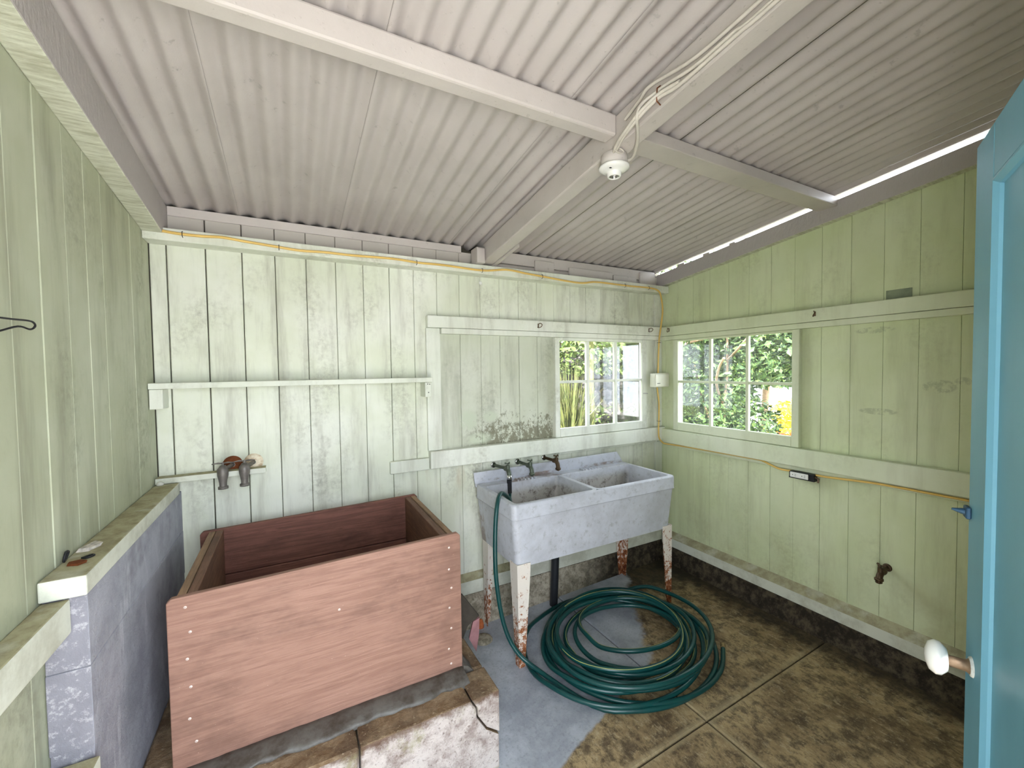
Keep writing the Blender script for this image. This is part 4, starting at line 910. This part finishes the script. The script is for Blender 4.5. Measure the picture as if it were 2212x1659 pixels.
M['leafy'] = leaf_mat('yellow_leaf', S(226, 206, 60), S(206, 190, 50), S(240, 226, 110))
M['leafo'] = leaf_mat('orange_leaf', S(206, 96, 56), S(186, 70, 44), S(226, 140, 80))

# leafy shrub outside the right window
r1 = random.Random(3)
def shrub_pts(n, f):
    out = []
    while len(out) < n:
        p = f()
        if p: out.append(p)
    return out
def f1():
    x = r1.uniform(1.35, 3.0); y = r1.uniform(-0.45, 1.75); z = r1.uniform(-0.2, 2.75)
    if y < 0.22+0.16*math.sin(z*6)+(x-1.8)*0.55 and z < 1.40+0.10*math.sin(y*9): return None
    if x < 1.5+0.18*math.sin(y*5+z*3): return None
    return (x, y, z)
shr = tag(empty('leafy_shrub', (2.1, 0.8, -0.28)), 'tall dense green shrub outside the right window', 'shrub')
def f1b():
    x = r1.uniform(1.9, 3.05); y = r1.uniform(-0.6, 1.7); z = r1.uniform(1.42, 2.8)
    if z < 1.44+0.06*math.sin(y*11)+(x-1.9)*0.10: return None
    return (x, y, z)
leaves('foliage', shrub_pts(15000, f1)+shrub_pts(7000, f1b), 0.085, M['leaf1'], shr, 5)
for pts in ([(2.3, 0.9, -0.28), (2.2, 0.95, 0.5), (2.05, 0.85, 1.1), (1.9, 0.72, 1.6), (1.85, 0.70, 2.3)], [(2.05, 0.85, 1.0), (1.75, 0.75, 1.30), (1.60, 0.62, 1.50), (1.52, 0.50, 1.62)],
            [(1.9, 0.72, 1.6), (1.62, 0.40, 1.72), (1.50, 0.10, 1.95)], [(1.85, 0.70, 1.9), (1.55, 1.05, 1.80), (1.40, 1.10, 1.62), (1.38, 1.02, 1.50)], [(2.2, 0.95, 0.4), (2.3, 1.4, 1.2), (2.2, 1.5, 2.2)]):
    wpart('branch', MB().tube(smooth_path(pts, 5), 0.014, 7), M['bark'], shr)
# darker hedge closing the view behind it
def f2():
    return (r1.uniform(3.35, 4.0), r1.uniform(1.6, 5.2), r1.uniform(-0.25, 3.4))
hd = tag(empty('garden_hedge', (3.6, 3.4, -0.28)), 'dark green hedge further back in the garden', 'hedge')
leaves('foliage', shrub_pts(6000, f2), 0.12, M['leaf1'], hd, 6)
wpart('hedge_core', MB().box(3.75, 3.95, 1.7, 5.2, -0.28, 3.2, bev=0.15), M['leaf1'], hd)
# yellow and orange bushes in the sun
def fb(cx, cy, rx, rz):
    def f():
        a = r1.uniform(0, 6.283); q = r1.random()**0.5; h = r1.random()
        return (cx+rx*q*math.cos(a)*(1-h*0.4), cy+rx*q*math.sin(a)*(1-h*0.4), -0.28+rz*h)
    return f
yb = tag(empty('yellow_bush', (4.7, 1.35, -0.28)), 'bright yellow bush in the sun beyond the right window', 'bush')
leaves('foliage', shrub_pts(1800, fb(4.7, 1.35, 0.62, 1.20)), 0.12, M['leafy'], yb, 8)
wpart('stem', MB().tube([(4.7, 1.35, -0.29), (4.72, 1.33, 0.6)], 0.03, 7), M['bark'], yb)
ob_ = tag(empty('orange_bush', (3.6, 0.90, -0.28)), 'small orange-leaved bush below the yellow bush', 'bush')
leaves('foliage', shrub_pts(700, fb(3.6, 0.92, 0.30, 0.85)), 0.10, M['leafo'], ob_, 9)
wpart('stem', MB().tube([(3.6, 0.92, -0.29), (3.6, 0.92, 0.3)], 0.02, 7), M['bark'], ob_)
gt = tag(empty('garden_tree', (6.2, 2.6, -0.28)), 'round-crowned tree across the path beyond the right window', 'tree')
leaves('crown', [(6.2+r1.gauss(0, 0.5), 2.6+r1.gauss(0, 0.75), 1.15+abs(r1.gauss(0.9, 0.6))) for _ in range(4200)], 0.20, M['leaf1'], gt, 18, 0.4, 0.6)
wpart('trunk', MB().tube([(6.3, 2.9, -0.29), (6.3, 2.85, 0.8), (6.25, 2.75, 2.0)], 0.07, 9), M['bark'], gt)
# rock bank outside the back window
M['rock'] = plain('pale_lava_rock', S(80, 75, 73), 0.9, 0.45, 9, 0.9, 0.2, 0, S(36, 33, 29))
bank = tag(empty('rock_bank', (1.2, 2.5, -0.28)), 'pale stone bank behind the shed seen through the back window', 'rock bank')
wpart('bank_earth', MB().prism([(-2.0, 2.25, -0.29), (-2.0, 2.75, 2.6), (-2.0, 5.0, 2.7), (-2.0, 5.0, -0.29)], (5.05, 0, 0)), plain('bank_soil', S(120, 108, 84), 0.95, 0.4, 8, 0.8), bank)
rr = random.Random(12); stones = []
for k in range(5):
    b = MB(); n = 9; rg = []
    sd = [[rr.uniform(0.78, 1.18) for _ in range(n)] for _ in range(5)]
    for j, (h, q) in enumerate(((-0.9, 0.35), (-0.5, 0.85), (0.0, 1.0), (0.5, 0.82), (0.85, 0.35))):
        rg.append([(0.13*q*sd[j][i]*math.cos(2*PI*i/n), 0.10*q*sd[j][i]*math.sin(2*PI*i/n), 0.10*h*sd[j][(i*3) % n]) for i in range(n)])
    b.rings(rg, True, True, 0, False); stones.append(b.mesh('stone', M['rock']))
zrow = -0.2; row = 0
while zrow < 2.35:
    x = -0.6 + 0.12*(row % 2)
    while x < 3.0:
        o = obj('stone', stones[rr.randrange(5)], bank, Vector((x, 2.25+(zrow+0.29)*0.173+rr.uniform(-0.04, 0.03), zrow)) - Vector(bank.location))
        o.rotation_euler = (rr.uniform(-0.3, 0.3), rr.uniform(-0.3, 0.3), rr.uniform(0, 6.28)); o.scale = (rr.uniform(0.8, 1.25),)*2 + (rr.uniform(0.8, 1.2),)
        x += rr.uniform(0.20, 0.27)
    zrow += 0.165; row += 1
def f3():
    x = r1.uniform(-0.4, 2.9); z = 1.45+abs(r1.gauss(0, 0.40)); return (x, 2.25+(z+0.29)*0.173-r1.uniform(0.05, 0.35), z)
iv = tag(empty('creeping_ivy', (1.2, 2.2, 0.9)), 'sunlit ivy hanging over the top of the stone bank', 'ivy')
leaves('foliage', shrub_pts(2600, f3), 0.075, M['leaf2'], iv, 14, 0.6, 0.7)
def f4():
    x = r1.uniform(0.2, 2.9); z = r1.uniform(0.2, 1.0); return (x, 2.25+(z+0.29)*0.173-r1.uniform(0.05, 0.3), z)
lowp = tag(empty('low_creeper', (1.5, 2.1, -0.1)), 'low green creeper at the foot of the stone bank', 'creeper')
leaves('foliage', shrub_pts(900, f4), 0.07, M['leaf2'], lowp, 15, 0.4, 0.7)
tr = tag(empty('young_tree', (0.60, 1.62, -0.28)), 'thin mossy young tree trunk outside the back window', 'tree')
wpart('trunk', MB().tube(smooth_path([(0.60, 1.62, -0.28), (0.605, 1.62, 0.6), (0.595, 1.615, 1.4), (0.61, 1.62, 2.4)], 5), 0.028, 9), plain('mossy_bark', S(112, 112, 62), 0.9, 0.4, 20, 0.6), tr)
leaves('foliage', [(0.60+r1.gauss(0, 0.28), 1.62+r1.gauss(0, 0.2), r1.uniform(1.72, 2.5)) for _ in range(420)], 0.10, M['leaf2'], tr, 16, 0.5, 0.6)
# tall grass clump on the left of that view
gc = tag(empty('grass_clump', (0.22, 1.55, -0.28)), 'tall yellow-green grass clump outside the left panes of the back window', 'grass')
gv = MB()
for i in range(420):
    a = r1.uniform(0, 6.283); q = 0.20*r1.random(); x, y = 0.20+q*math.cos(a), 1.55+q*math.sin(a)
    L = r1.uniform(1.4, 2.15); bx, by = r1.gauss(0, 0.22), r1.gauss(0, 0.18); w = 0.008
    p = [Vector((x+bx*t*t, y+by*t*t, -0.28+L*(t-0.16*t*t*t*(abs(bx)+abs(by))*3))) for t in (0, 0.4, 0.75, 1.0)]
    u = Vector((math.cos(a+1.3), math.sin(a+1.3), 0))*w
    gv.add([p[0]-u, p[0]+u, p[1]-u, p[1]+u, p[2]-u*0.8, p[2]+u*0.8, p[3]], [(0, 1, 3, 2), (2, 3, 5, 4), (4, 5, 6)])
go = wpart('blade', gv, M['leaf3'], gc); go['kind'] = 'stuff'
